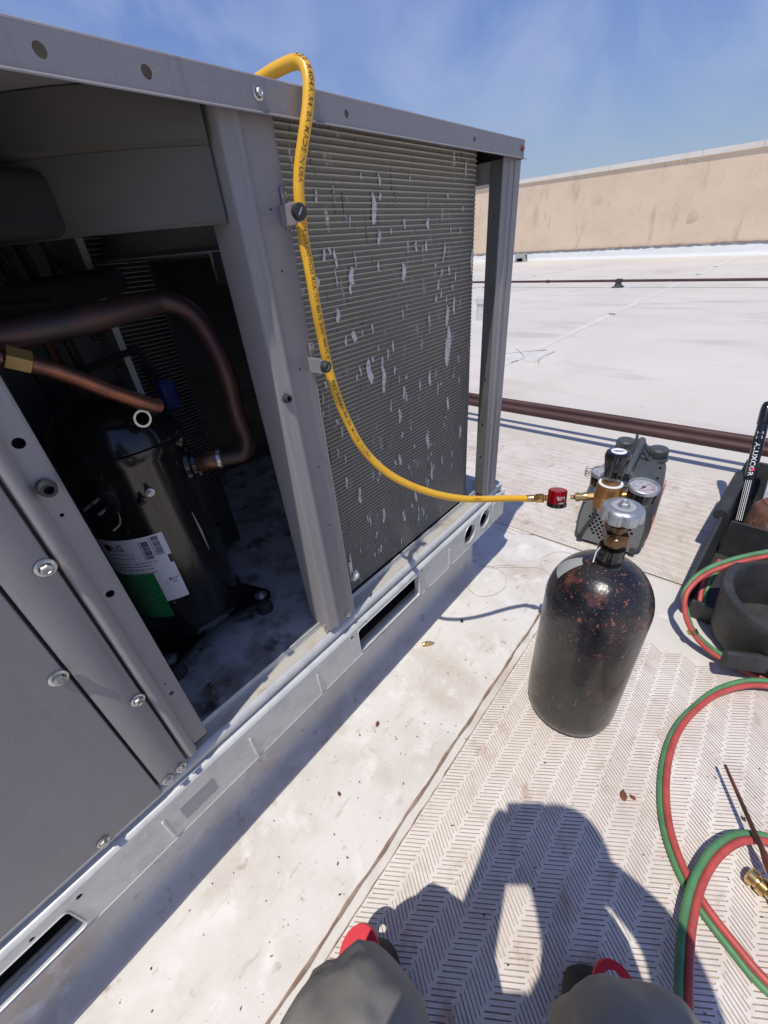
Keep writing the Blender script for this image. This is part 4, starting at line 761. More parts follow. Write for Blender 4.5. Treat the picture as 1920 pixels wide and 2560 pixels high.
# inlet nut to the cylinder valve and gauge arms
vo = Vector((TX, TY, NZ + 0.022)); io = Vector((RX, RY, RZ - 0.014))
m = MB(); m.tube([vo + vd * 0.018, vo + vd * 0.036, vo.lerp(io, 0.75) + Vector((0, 0, 0.002)), io + Vector((0, 0, 0.004))], [0.0085, 0.0085, 0.0080, 0.0080], 14); m.build('inlet_stem', 'bronze', G)
m = MB(); m.lathe(vo + vd * 0.021, vd, [(0.0150, 0), (0.0150, 0.016), (0.012, 0.019)], 6); m.build('inlet_nut', 'bronze', G)
def gauge(c, R_, ang, arm, tilt):
    ax = Vector(tilt).normalized(); g = MB()
    g.lathe(c, ax, [(R_ * 0.80, -0.024), (R_ * 0.94, -0.023), (R_ * 0.97, -0.002), (R_ * 0.97, 0.0)], 44); o = g.build('gauge', 'black_gloss', G)
    g = MB(); g.lathe(c, ax, [(R_ * 0.97, -0.003), (R_ * 1.02, -0.002), (R_ * 1.02, 0.0045), (R_ * 0.95, 0.0055), (R_ * 0.90, 0.0050), (R_ * 0.90, 0.001), (R_ * 0.97, 0.0)], 44); g.build('bezel', 'chrome', o)
    g = MB(); g.lathe(c, ax, [(R_ * 0.93, 0.0003), (R_ * 0.93, 0.0008), (0.0001, 0.0008)], 40); g.build('dial', 'dial', o)
    u = (Vector((0.62, -0.785, 0)) - ax * ax.dot(Vector((0.62, -0.785, 0)))).normalized(); v = ax.cross(u); P = Vector(c) + ax * 0.0011
    g = MB(); d = u * math.cos(ang) + v * math.sin(ang); s = ax.cross(d)
    g.add([P - d * R_ * 0.30 - s * 0.0016, P - d * R_ * 0.30 + s * 0.0016, P + s * 0.0010, P + d * R_ * 0.78, P - s * 0.0010], [(0, 1, 2, 3, 4)])
    g.lathe(P, ax, [(0.0030, 0), (0.0030, 0.0008), (0.0001, 0.0008)], 14); g.build('needle', 'black_print', o)
    g = MB()
    for k in range(28):
        a = RD(225) - k * RD(270) / 27; e = u * math.cos(a) + v * math.sin(a); t_ = ax.cross(e); L0 = 0.70 if k % 3 else 0.62
        g.add([P + e * R_ * L0 - t_ * 0.0003, P + e * R_ * L0 + t_ * 0.0003, P + e * R_ * 0.78 + t_ * 0.0003, P + e * R_ * 0.78 - t_ * 0.0003], [(0, 1, 2, 3)])
    for k, tx in enumerate(('0', '100', '200', '300', '400')):
        a = RD(222) - k * RD(264) / 4; e = u * math.cos(a) + v * math.sin(a)
        put_text(g, tx, lambda uu, vv, e=e: P + e * R_ * 0.52 + u * (uu - 0.002) + v * (vv - 0.001), height=0.0026)
    g.build('scale_print', 'black_print', o)
    g = MB()
    for k in range(18):
        a = RD(20) - k * RD(5); e = u * math.cos(a) + v * math.sin(a); e2 = u * math.cos(a - RD(5)) + v * math.sin(a - RD(5))
        g.add([P + e * R_ * 0.60, P + e * R_ * 0.56, P + e2 * R_ * 0.56, P + e2 * R_ * 0.60], [(0, 1, 2, 3)])
    for k in range(5):
        a = RD(-60 - k * 22); e = u * math.cos(a) + v * math.sin(a); g.lathe(P + e * R_ * 0.42 - ax * 0.0004, ax, [(0.0011, 0), (0.0011, 0.0006)], 8)
    g.build('red_scale', 'red_print', o)
    g = MB(); g.lathe(c, ax, [(R_ * 0.895, 0.0046), (R_ * 0.895, 0.0050), (0.0001, 0.0050)], 36); g.build('lens', 'glass', o)
    g = MB(); g.tube([Vector(c) - ax * 0.014, Vector(arm)], 0.0060, 10); g.build('gauge_stem', 'bronze', o)
gauge((0.778, 0.0765, 0.598), 0.0255, RD(32), (RX, RY, RZ + 0.022), (-0.10, -0.05, 1.0))
gauge((0.806, 0.150, 0.594), 0.0240, RD(185), (RX + 0.004, RY, RZ + 0.022), (-0.05, 0.0, 1.0))

# ------------------------------------------------------------ shut-off valve and yellow hose
vA = Vector((RX - 0.004, RY + 0.020, RZ + 0.017)); hE = Vector((0.7340, 0.2700, 0.5335)); hd = (hE - vA).normalized(); Lh = (hE - vA).length
BV = thing('shutoff_valve', tuple(vA.lerp(hE, 0.5)), 'red anodized shutoff valve with black ring between yellow hose and regulator', 'valve')
m = MB(); m.lathe(vA, hd, [(0.0068, 0), (0.0068, 0.012), (0.0050, 0.0125)], 6); m.build('hex_nut', 'brass', BV)
m = MB(); m.lathe(vA, hd, [(0.0045, 0.0122), (0.0085, 0.0128), (0.0092, 0.015), (0.0092, 0.021), (0.0078, 0.0215), (0.0078, 0.027), (0.0090, 0.0275), (0.0090, 0.034), (0.0060, 0.036), (0.0042, 0.038), (0.0042, 0.044)], 26); m.build('swivel_coupling', 'bright_brass', BV)
RC = vA.lerp(hE, 0.535); ra = Vector((-0.20, -0.12, -0.97)).normalized()
m = MB(); m.lathe(RC, ra, [(0.0165, -0.017), (0.0180, -0.0155), (0.0180, 0.0105), (0.0172, 0.0110)], 40); m.build('valve_body', 'red_anodized', BV)
m = MB(); m.lathe(RC, ra, [(0.0180, 0.0100), (0.0192, 0.0108), (0.0192, 0.0165), (0.0175, 0.0178), (0.0120, 0.0178), (0.0110, 0.0140), (0.0001, 0.0140)], 40); m.build('turn_ring', 'black_gloss', BV)
m = MB(); m.lathe(RC, ra, [(0.0178, 0.0177), (0.0172, 0.0183), (0.0150, 0.0183), (0.0145, 0.0177)], 40); m.build('ring_edge', 'grey_plastic', BV)
# print on the red body facing the front
rf = Vector((-0.72, -0.69, 0.0)); rf = (rf - ra * rf.dot(ra)).normalized(); rs = (-ra).cross(rf); rs = rs.normalized()
def onr(u, z, d=0.0003):
    a = u / 0.018; r = 0.0180 + d; return RC - ra * z + (rf * math.cos(a) + rs * math.sin(a)) * r
m = MB(); put_text(m, 'FLOW', lambda u, v: onr(u - 0.0085, v + 0.0030), width=0.017, height=0.0040)
m.add([onr(-0.0085, 0.0008), onr(-0.0050, 0.0020), onr(-0.0050, -0.0004)], [(0, 1, 2)]); m.add([onr(x, z) for x, z in ((-0.005, 0.0012), (0.0, 0.0012), (0.0085, 0.0012), (0.0085, 0.0003), (0.0, 0.0003), (-0.005, 0.0003))], [(0, 1, 4, 5), (1, 2, 3, 4)])
put_text(m, 'OFF', lambda u, v: onr(u - 0.004, v - 0.0080, 0.0012), width=0.008, height=0.0034); m.build('valve_print', 'white_print', BV)
m = MB(); m.add([onr(x, z, 0.0006) for x, z in ((-0.006, -0.0035), (0.0, -0.0035), (0.006, -0.0035), (0.011, -0.0105), (0.0, -0.0105), (-0.011, -0.0105))], [(0, 1, 4, 5), (1, 2, 3, 4)]); m.build('off_tab', 'black_gloss', BV)
YH = thing('refrigerant_hose', (0.43, 0.48, 0.9), 'yellow refrigerant hose hanging over the unit top down to the shutoff valve', 'hose')
s0 = Lh * 0.66
m = MB(); m.lathe(vA + hd * s0, hd, [(0.0040, 0), (0.0065, 0.001), (0.0065, 0.004), (0.0045, 0.0045), (0.0065, 0.006), (0.0065, 0.009), (0.0050, 0.010)], 18); m.build('hose_nipple', 'brass', YH)
m = MB(); m.lathe(vA + hd * (s0 + 0.010), hd, [(0.0080, 0), (0.0095, 0.001), (0.0095, 0.0145), (0.0085, 0.016), (0.0050, 0.017)], 30, rmod=lambda a, h: 1 + 0.02 * (math.cos(15 * a) > 0)); m.build('knurled_nut', 'brass', YH)
m = MB(); m.lathe(vA + hd * (s0 + 0.0265), hd, [(0.0055, 0), (0.0068, 0.001), (0.0078, 0.003), (0.0078, Lh - s0 - 0.024)], 24); m.build('ferrule', 'bright_brass', YH)
HR_ = 0.0069
hp = [(0.02, 0.95, 1.1705), (0.06, 0.80, 1.1702), (0.12, 0.64, 1.1702), (0.175, 0.555, 1.1708), (0.214, 0.538, 1.1735), (0.252, 0.570, 1.1712), (0.33, 0.66, 1.1702), (0.40, 0.640, 1.1715), (0.432, 0.570, 1.1760), (0.448, 0.520, 1.1840), (0.4545, 0.490, 1.1835), (0.4530, 0.4765, 1.170), (0.4450, 0.4735, 1.145), (0.4330, 0.4760, 1.115), (0.4235, 0.4820, 1.085), (0.4180, 0.4825, 1.060), (0.4135, 0.4810, 1.020), (0.4105, 0.4750, 0.980), (0.4115, 0.4750, 0.940), (0.4180, 0.4790, 0.895), (0.4220, 0.4790, 0.850), (0.4260, 0.4715, 0.805), (0.4370, 0.4680, 0.765), (0.4490, 0.4590, 0.724), (0.4675, 0.4450, 0.686), (0.4910, 0.4265, 0.653), (0.5245, 0.4005, 0.6215), (0.5640, 0.3745, 0.5945), (0.6100, 0.3480, 0.5710), (0.6580, 0.3220, 0.5545), (0.7000, 0.2960, 0.5430), tuple(hE)]
HP = catmull(hp, 8)
m = MB(); m.tube(HP, HR_, 18); m.build('hose_body', 'yellow_hose', YH, ang=60)
# lettering wrapped on the hose
cum = [0.0]
for i in range(1, len(HP)): cum.append(cum[-1] + (HP[i] - HP[i - 1]).length)
def hose_at(s):
    s = max(0, min(cum[-1] - 1e-5, s)); lo = 0; hi = len(cum) - 1
    while hi - lo > 1:
        k = (lo + hi) // 2
        if cum[k] <= s: lo = k
        else: hi = k
    t = (s - cum[lo]) / (cum[hi] - cum[lo]); p = HP[lo].lerp(HP[hi], t)
    T0 = (HP[min(lo + 1, len(HP) - 1)] - HP[max(lo - 1, 0)]).normalized(); T1 = (HP[min(hi + 1, len(HP) - 1)] - HP[max(hi - 1, 0)]).normalized()
    return p, T0.lerp(T1, t).normalized()
def s_of(i): return cum[i * 8]
def on_hose(u, v, s0_, th0):
    p, t = hose_at(s0_ + u); n_ = Vector((-0.62, -0.75, 0.25)); n_ = (n_ - t * n_.dot(t)).normalized(); b = n_.cross(t); a = th0 + v / HR_
    return p + (n_ * math.cos(a) + b * math.sin(a)) * (HR_ + 0.0002)
def hose_text(tx, sa, sb, th0, h):
    m = MB(); put_text(m, tx, lambda u, v: on_hose(u, v, sa, th0), width=sb - sa, height=h); m.build('hose_lettering', 'hose_print', YH, smooth=False)
hose_text('R22 R404A R410A MADE IN USA', s_of(11) - 0.022, s_of(14) + 0.012, 0.05, 0.0058)
hose_text('REFRIGERANT HOSE MAX. W.P. 800 PSI BURST 4000 PSI R12', s_of(15) + 0.022, s_of(20) - 0.014, 0.00, 0.0058)
hose_text('R22 R404A R410A MADE IN USA', s_of(20) + 0.012, s_of(24) - 0.018, -0.20, 0.0055)
hose_text('0250', s_of(28) + 0.02, s_of(28) + 0.036, 0.0, 0.004)

# ------------------------------------------------------------ vacuum pump
V = thing('vacuum_pump', (1.58, 0.2, 0.0067), 'dark grey vacuum pump with perforated end and carry handle on the far pad', 'vacuum pump')
VA = Vector((1.385, 0.20, 0.0067)); vx = Vector((0.998, 0.06, 0)).normalized(); vy = Vector((-vx.y, vx.x, 0))
def vp(x, y, z): return VA + vx * x + vy * y + Vector((0, 0, z))
def vsec(x, hw, ht, base=0.012):
    return [vp(x, y, z) for y, z in ((-hw * 0.90, base), (-hw, base + 0.02), (-hw * 1.02, ht * 0.45), (-hw * 0.95, ht * 0.80), (-hw * 0.82, ht * 0.95), (-hw * 0.62, ht), (hw * 0.62, ht), (hw * 0.82, ht * 0.95), (hw * 0.95, ht * 0.80), (hw * 1.02, ht * 0.45), (hw, base + 0.02), (hw * 0.90, base))]
secs = [vsec(0.006, 0.106, 0.205), vsec(0.0, 0.109, 0.212) if 0 else vsec(0.020, 0.112, 0.222), vsec(0.12, 0.118, 0.232), vsec(0.28, 0.116, 0.230), vsec(0.40, 0.108, 0.222), vsec(0.430, 0.100, 0.205)]
m = MB(); ns = 12
for s_ in secs: m.v += [tuple(p) for p in s_]
for i in range(len(secs) - 1):
    for k in range(ns): m.f.append((i * ns + k, (i + 1) * ns + k, (i + 1) * ns + (k + 1) % ns, i * ns + (k + 1) % ns)); m.m.append(0)
m.f.append(tuple(range(ns))); m.m.append(0); m.f.append(tuple(reversed([(len(secs) - 1) * ns + k for k in range(ns)]))); m.m.append(0)
m.build('casing', 'pump_case', V, ang=25, bevel=0.003)
holes = []
for i in range(-9, 10):
    for j in range(-9, 10):
        y = i * 0.0155 + (j % 2) * 0.00775; z = 0.108 + j * 0.0130
        if (y * y + (z - 0.108) ** 2) ** 0.5 < 0.074: holes.append(circ(y, z, 0.0052, 8))
m = MB(); m.plate([(-0.094, 0.016), (0.094, 0.016), (0.101, 0.05), (0.102, 0.12), (0.096, 0.168), (0.078, 0.194), (-0.078, 0.194), (-0.096, 0.168), (-0.102, 0.12), (-0.101, 0.05)], holes, lambda u, v, d: vp(-0.004 + d, u, v), 0.006, 0, 1)
m.build('fan_grille', ['pump_face', 'hole_dark'], V, ang=30)
m = MB(); m.lathe(vp(0.0042, 0, 0.108), -vx, [(0.085, 0), (0.085, 0.0006), (0.0001, 0.0006)], 32); m.build('grille_backing', 'hole_dark', V)
for sy in (-1, 1):
    m = MB(); m.tube([vp(-0.002, sy * 0.088, 0.028), vp(-0.012, sy * 0.088, 0.028)], 0.010, 14); m.build('corner_screw', 'black_rubber', V)
    m = MB(); m.box(-0.06, 0.06, -0.016, 0.016, 0, 0.012, M=Matrix.Translation(vp(0.12, sy * 0.085, 0))); m.box(0.14, 0.26, -0.016, 0.016, 0, 0.012, M=Matrix.Translation(vp(0.12, sy * 0.085, 0))); m.build('rubber_foot', 'black_rubber', V)
m = MB(); m.sheet([(-0.118, 0.05), (-0.1195, 0.10), (-0.116, 0.135)], 0.05, 0.38, lambda a, b, t: vp(t, a, b), -0.002); m.build('side_stripe', 'pump_red', V)
m = MB(); m.box(0.06, 0.39, -0.070, 0.070, 0.2305, 0.236, M=Matrix.Translation(VA) @ Matrix.Rotation(math.atan2(vx.y, vx.x), 4, 'Z')); m.build('top_plate', 'pump_case', V, bevel=0.003)
for x, y in ((0.10, -0.085), (0.19, -0.088), (0.28, -0.085), (0.10, 0.085), (0.28, 0.085)):
    m = MB(); m.lathe(vp(x, y, 0.218), (0, 0, 1), [(0.005, 0), (0.005, 0.010), (0.0001, 0.0105)], 12); m.build('case_screw', 'black_gloss', V)
for x, y, r in ((0.385, 0.055, 0.036), (0.355, -0.062, 0.034)):
    m = MB(); m.lathe(vp(x, y, 0.226), (0, 0, 1), [(r * 1.15, 0), (r * 1.15, 0.008), (r * 0.95, 0.010), (r, 0.012), (r, 0.040), (r * 0.85, 0.046), (0.0001, 0.047)], 40, rmod=lambda a, h: 1 - 0.05 * (math.cos(14 * a) > 0.3) if 0.011 < h < 0.042 else 1); m.build('port_cap', 'pump_case', V)
# ribbed carry handle: two splayed front legs, spine, rear legs
m = MB()
spine = catmull([vp(0.085, 0.0, 0.262), vp(0.15, 0.0, 0.292), vp(0.24, 0.0, 0.302), vp(0.335, 0.0, 0.298)], 6)
m.tube(spine, 0.014, 10)
for sy in (-1, 1):
    m.tube([vp(0.335, 0, 0.296), vp(0.345, sy * 0.045, 0.236)], [0.010, 0.008], 8); m.tube([vp(0.30, 0, 0.296), vp(0.30, sy * 0.045, 0.236)], [0.006, 0.006], 8)
    m.tube([vp(0.105, 0, 0.272), vp(0.065, sy * 0.046, 0.236)], [0.013, 0.011], 8)
    m.tube([vp(0.345, sy * 0.045, 0.238), vp(0.30, sy * 0.045, 0.238)], 0.006, 8)
m.build('carry_handle', 'pump_case', V)
m = MB(); m.tube(catmull([vp(0.37, 0.02, 0.25), vp(0.33, 0.02, 0.318), vp(0.24, 0.01, 0.319), vp(0.15, 0.012, 0.310), vp(0.09, 0.03, 0.283), vp(0.045, 0.05, 0.240), vp(0.020, 0.06, 0.232), vp(-0.008, 0.066, 0.20), vp(-0.013, 0.055, 0.14), vp(-0.013, 0.075, 0.08), vp(-0.011, 0.086, 0.035)], 8), 0.0048, 10); m.build('power_cord', 'black_rubber', V)
m = MB(); m.tube([vp(0.0, 0.05, 0.212) + Vector((0.0, 0.05 + 0.018 * math.cos(k * 0.6), 0.06 + 0.012 * math.sin(k * 0.6) + 0.0009 * k)) for k in range(34)], 0.0012, 6); m.build('coiled_lanyard', 'old_brass', V)

# ------------------------------------------------------------ tool caddy and its load
TC = thing('tool_caddy', (1.55, -0.35, 0.004), 'black rubber tool caddy beside the vacuum pump holding tubes and hose', 'tool caddy')
cx_, cy_ = Vector((0.9965, -0.083, 0)), Vector((0.083, 0.9965, 0))
CA = Vector((1.195, -0.072, 0.0045))
def cp3(x, y, z): return CA + cx_ * x - cy_ * y + Vector((0, 0, z))
Lc, Wc, Hc = 0.84, 0.50, 0.165
def wall(a, b, h0, h1, th, inward, name='side_wall', flare=0.02):
    (ax, ay), (bx, by) = a, b; ix, iy = inward; k = MB(); vs = []
    for (x, y), h in ((a, h0), (b, h1)):
        vs += [cp3(x, y, 0.0), cp3(x - ix * flare, y - iy * flare, h), cp3(x + ix * (th - flare), y + iy * (th - flare), h), cp3(x + ix * th, y + iy * th, 0.0)]
    k.add(vs, [(0, 1, 5, 4), (1, 2, 6, 5), (2, 3, 7, 6), (3, 0, 4, 7), (0, 3, 2, 1), (4, 5, 6, 7)]); return k.build(name, 'black_rubber', TC, bevel=0.003, ang=30)
wall((0.0, 0.0), (0.34, 0.0), 0.075, 0.165, 0.012, (0, 1)); wall((0.3401, 0.0), (Lc, 0.0), 0.165, 0.165, 0.012, (0, 1)); wall((0.0, Wc), (Lc, Wc), Hc, Hc, 0.012, (0, -1)); wall((0.0, 0.0125), (0.0, Wc - 0.0125), 0.075, 0.085, 0.012, (1, 0), 'end_wall'); wall((Lc, 0.0125), (Lc, Wc - 0.0125), Hc, Hc, 0.012, (-1, 0), 'end_wall')
m = MB(); m.add([cp3(x, y, z) for z in (0.0, 0.012) for x, y in ((0.012, 0.012), (Lc - 0.012, 0.012), (Lc - 0.012, Wc - 0.012), (0.012, Wc - 0.012))], [(3, 2, 1, 0), (4, 5, 6, 7), (0, 1, 5, 4), (1, 2, 6, 5), (2, 3, 7, 6), (3, 0, 4, 7)]); m.build('floor', 'black_rubber', TC)
m = MB(); m.tube([cp3(0.34, -0.02, 0.170), cp3(0.5, -0.02, 0.172), cp3(0.66, -0.02, 0.170), cp3(0.68, -0.02, 0.17)], 0.020, 12); m.tube([cp3(0.66, -0.018, 0.166), cp3(Lc, -0.018, 0.166)], 0.010, 10); m.build('grip_rim', 'black_rubber', TC)
wall((0.36, 0.0135), (0.36, Wc - 0.014), 0.150, 0.150, 0.006, (1, 0), 'divider', 0.0)
# round pocket at the near end
BK = Vector((1.165, -0.275, 0.0045)); BR = 0.150
m = MB(); m.lathe(BK + Vector((0.02, 0, 0.02)), Vector((-0.10, 0.03, 1)), [(0.0001, 0.0), (BR * 0.80, 0.0), (BR * 0.90, 0.02), (BR * 0.97, 0.150), (BR * 1.00, 0.158), (BR * 1.02, 0.172), (BR * 0.98, 0.180), (BR * 0.86, 0.180), (BR * 0.82, 0.172), (BR * 0.80, 0.02), (0.0001, 0.018)], 48); pk = m.build('round_pocket', 'black_rubber', TC, ang=50)
m = MB(); p = BK + Vector((-0.135, 0.045, 0.075)); m.box(-0.012, 0.006, -0.035, 0.070, -0.030, 0.022, M=Matrix.Translation(p) @ Euler((0.1, 0.15, 0.55)).to_matrix().to_4x4()); m.build('strap_tab', 'black_rubber', pk, bevel=0.006)
# solder tubes, rusty can
def tube_pack(base, tip, r, mt, label, txt=None, mtp='white_print'):
    t = thing('solder_tube', base, label, 'tube'); B0_, T0_ = Vector(base), Vector(tip); d = (T0_ - B0_).normalized(); L = (T0_ - B0_).length; k = MB()
    k.lathe(B0_, d, [(r * 0.9, 0), (r, 0.003), (r, L - 0.085)], 24); k.build('tube_body', mt, t)
    k = MB(); k.lathe(B0_, d, [(r, L - 0.0845), (r * 1.12, L - 0.083), (r * 1.12, L - 0.03), (r * 1.0, L - 0.014), (r * 0.75, L - 0.004), (r * 0.3, L), (0.0001, L)], 24); k.build('cap', 'black_gloss', t)
    f = Vector((-0.78, 0.12, 0.3)); f = (f - d * f.dot(d)).normalized(); s = f.cross(d); k = MB()
    def on(u, v): a = v / r; return B0_ + d * u + (f * math.cos(a) - s * math.sin(a)) * (r + 0.0006)
    if txt: put_text(k, txt, lambda u, v: on(L - 0.155 - u, v - 0.007), width=0.125, height=0.014)
    for q in range(4): 
        k.add([on(0.055, -0.008 + q * 0.005), on(0.205, -0.008 + q * 0.005), on(0.205, -0.0065 + q * 0.005), on(0.055, -0.0065 + q * 0.005)], [(0, 1, 2, 3)])
    k.build('tube_print', mtp, t)
    if txt:
        k = MB(); c0 = L - 0.128; k.add([on(c0 - 0.013, -0.008), on(c0 + 0.013, -0.008), on(c0 + 0.013, 0.008), on(c0 - 0.013, 0.008)], [(0, 1, 2, 3)]); k.build('logo_square', mtp, t)
        k = MB(); k.lathe(on(c0, 0.0) + f * 0.0002, f, [(0.0085, 0), (0.0085, 0.0006), (0.0055, 0.0006), (0.0055, 0)], 20); k.build('logo_ring', 'black_print', t)
        k = MB(); k.lathe(on(L - 0.155 - 0.100, 0.003), f, [(0.0062, 0.0004), (0.0062, 0.0010), (0.0001, 0.0010)], 16); k.build('logo_dot', 'red_print', t)
    return t
tube_pack((1.700, -0.155, 0.018), (1.985, -0.100, 0.425), 0.0165, 'black_gloss', 'black aluminium solder tube with white lettering standing in the caddy', 'ALUXCOR')
tube_pack((1.665, -0.215, 0.018), (1.93, -0.185, 0.34), 0.0185, 'label_white', 'white printed solder tube leaning beside the black tube in the caddy', None, 'black_print')
RCN = thing('rusty_can', (1.625, -0.215, 0.017), 'rusty small metal gas can in the tool caddy', 'can')
m = MB(); m.lathe((1.625, -0.215, 0.017), (0.06, -0.03, 1), [(0.062, 0), (0.066, 0.004), (0.066, 0.165), (0.060, 0.178), (0.046, 0.190), (0.046, 0.194), (0.036, 0.195), (0.034, 0.188), (0.0001, 0.187)], 36); m.build('can_body', 'rust', RCN)
m = MB(); m.lathe((1.636, -0.220, 0.205), (0.06, -0.03, 1), [(0.012, 0), (0.012, 0.012), (0.008, 0.014), (0.0001, 0.014)], 16); m.build('can_valve', 'rusty_bolt', RCN)

# ------------------------------------------------------------ twin welding hose, torch, brass fitting
TH = thing('twin_hose', (0.9, -0.3, 0.01), 'red and green twin welding hose looping from the caddy over the pad', 'hose')
RH = 0.0064
def twin(pts, side, name_suffix=''):
    """two joined hoses; side = list of unit offsets from red to green at each control point"""
    P = catmull(pts, 10); Q = catmull([Vector(p) + Vector(s).normalized() * (2 * RH * 0.96) for p, s in zip(pts, side)], 10)
    a = MB(); a.tube(P, RH, 14); a.build('red_hose', 'red_hose', TH, ang=60); b = MB(); b.tube(Q, RH, 14); b.build('green_hose', 'green_hose', TH, ang=60)
zb = RH + 0.0068; zr = zb + 0.0095
lo = (-0.55, 0.45, -0.45)
twin([(1.62, -0.62, 0.16), (1.46, -0.42, 0.235), (1.31, -0.225, 0.225), (1.205, -0.105, 0.185), (1.130, -0.064, 0.145), (1.085, -0.075, 0.100), (1.060, -0.115, 0.055), (1.050, -0.170, 0.028), (1.050, -0.245, 0.0165), (1.06, -0.34, zb), (1.02, -0.46, zb)],
     [(0.5, 0.3, 0.5), (0.5, 0.4, 0.5), (0.5, 0.4, 0.5), (0.5, 0.6, 0.2), (0.4, 0.5, -0.6), (0.55, -0.3, -0.4), (0.6, 0.3, 0.4), (0.9, 0.1, 0.3), (0.9, 0, 0.1), (1, 0, 0), (0.8, -0.6, 0)])
twin([(1.02, -0.46, 0.030), (1.035, -0.34, 0.034), (1.005, -0.255, 0.030), (0.950, -0.200, 0.022), (0.885, -0.166, zr), (0.800, -0.138, zr), (0.720, -0.128, zr), (0.640, -0.133, zr), (0.565, -0.151, zr), (0.510, -0.180, zr), (0.475, -0.213, zr), (0.445, -0.262, zr), (0.423, -0.320, zr), (0.420, -0.45, zr)],
     [(0.6, 0.2, 0.6), (0.7, 0.4, 0.4), (0.7, 0.5, 0.3), (0.5, 0.7, -0.3), (0.3, 0.6, -0.72), (0.2, 0.6, -0.75), (0.1, 0.62, -0.75), (-0.1, 0.62, -0.75), (-0.25, 0.58, -0.75), (-0.35, 0.5, -0.75), (-0.5, 0.4, -0.75), (-0.55, 0.3, -0.75), (-0.6, 0.2, -0.75), (-0.6, 0, -0.75)])
twin([(0.420, -0.45, zr), (0.455, -0.545, 0.022), (0.545, -0.525, 0.022), (0.615, -0.42, 0.022), (0.640, -0.325, 0.030), (0.615, -0.268, 0.036), (0.565, -0.233, 0.036), (0.500, -0.213, 0.034), (0.430, -0.207, 0.034), (0.36, -0.210, 0.040), (0.28, -0.218, 0.055), (0.20, -0.222, 0.085), (0.05, -0.26, 0.12), (-0.1, -0.42, 0.06), (-0.25, -0.62, zb), (-0.5, -0.8, zb)],
     [(-0.6, 0, -0.75), (0, -1, 0), (1, -0.6, 0), (1, 0.2, 0.1), (0.9, 0.4, -0.2), (0.4, 0.9, -0.25), (0.1, 1, 0.0), (-0.1, 1, 0.05), (-0.15, 1, 0.05), (0, 1, 0.05), (0, 1, 0), (0, 1, 0), (0, 1, 0), (-0.3, 1, 0), (-0.5, 1, 0), (-0.5, 1, 0)])
# coil inside the caddy around the pocket
twin([(1.30, -0.10, 0.10), (1.22, -0.095, 0.06), (1.15, -0.10, 0.03), (1.075, -0.145, 0.021)][:0] or [(1.34, -0.115, 0.13), (1.27, -0.098, 0.095), (1.215, -0.103, 0.055), (1.190, -0.125, 0.028)], [(0, -1, 0.2)] * 4)
m = MB(); p = Vector((1.063, -0.108, 0.060)); m.lathe(p + Vector((0.003, 0.003, 0.003)), (-0.30, -0.58, -0.60), [(0.0125, -0.005), (0.0128, 0.005)], 16); m.build('hose_clamp', 'brass', TH)
TO = thing('brazing_torch', (0.56, -0.30, 0.007), 'copper brown brazing torch tip lying on the pad with brass nuts', 'torch')
tp0, tp1 = Vector((0.7275, -0.2135, 0.052)), Vector((0.600, -0.280, 0.052))
m = MB(); m.tube([tp0, tp0.lerp(tp1, 0.4), tp1, tp1 + (tp1 - tp0).normalized() * 0.02, tp1 + (tp1 - tp0).normalized() * 0.05], [0.0028, 0.0036, 0.0046, 0.0085, 0.0090], 14); m.build('torch_tip', 'copper', TO)
m = MB(); e = tp1 + (tp1 - tp0).normalized() * 0.045; m.lathe(e, (-0.85, -0.45, -0.25), [(0.011, 0), (0.0125, 0.004), (0.0125, 0.020), (0.010, 0.022), (0.010, 0.06), (0.012, 0.062), (0.012, 0.14)], 18); m.build('torch_handle', 'old_brass', TO)
m = MB(); q = Vector((0.563, -0.271, 0.0225)); d_ = Vector((-0.35, -0.93, 0.05)).normalized()
m.lathe(q, d_, [(0.0001, 0), (0.010, 0.0), (0.0145, 0.003), (0.0152, 0.012), (0.012, 0.013), (0.0115, 0.016), (0.0148, 0.018), (0.0150, 0.028), (0.010, 0.030), (0.010, 0.060)], 24); m.build('valve_knob', 'bright_brass', TO)
BF = thing('brass_fitting', (0.643, 0.473, 0.0045), 'tiny brass flare fitting lying on the white flashing by the unit shadow', 'fitting')
m = MB(); d_ = Vector((0.75, -0.66, 0)).normalized(); q = Vector((0.630, 0.484, 0.0118)); m.lathe(q, d_, [(0.0001, 0), (0.0048, 0.0), (0.0055, 0.001), (0.0055, 0.010), (0.0040, 0.011)], 14); m.lathe(q + d_ * 0.011, d_, [(0.0072, 0), (0.0072, 0.008)], 6); m.lathe(q + d_ * 0.0195, d_, [(0.0042, 0), (0.0055, 0.001), (0.0055, 0.009), (0.0025, 0.010), (0.0022, 0.016), (0.0001, 0.016)], 14); m.build('fitting_body', 'bright_brass', BF)

# ------------------------------------------------------------ small litter: wire curls, chips, leaves, lint
def wire_curl(pts, r, label, closed=False):
    k = MB(); k.tube([p + Vector((0, 0, 0.0045 + r)) for p in catmull([(x, y, 0) for x, y in pts], 8)], r, 5); o = k.build('wire_offcut', 'wire', origin=(pts[0][0], pts[0][1], 0.0045)); return tag(o, label, 'wire')
wire_curl([(0.93, 0.50), (0.96, 0.535), (1.02, 0.535), (1.06, 0.49), (1.05, 0.43), (0.99, 0.40), (0.93, 0.42), (0.905, 0.46), (0.93, 0.51), (1.0, 0.53), (1.08, 0.47), (1.12, 0.41)], 0.0008, 'thin rusty wire curl on the white flashing near the unit corner')
wire_curl([(1.05, 0.49), (1.09, 0.44), (1.13, 0.38), (1.15, 0.335), (1.11, 0.28), (1.02, 0.235), (0.96, 0.22)], 0.0008, 'long thin wire bending from the unit corner towards the gas cylinder')
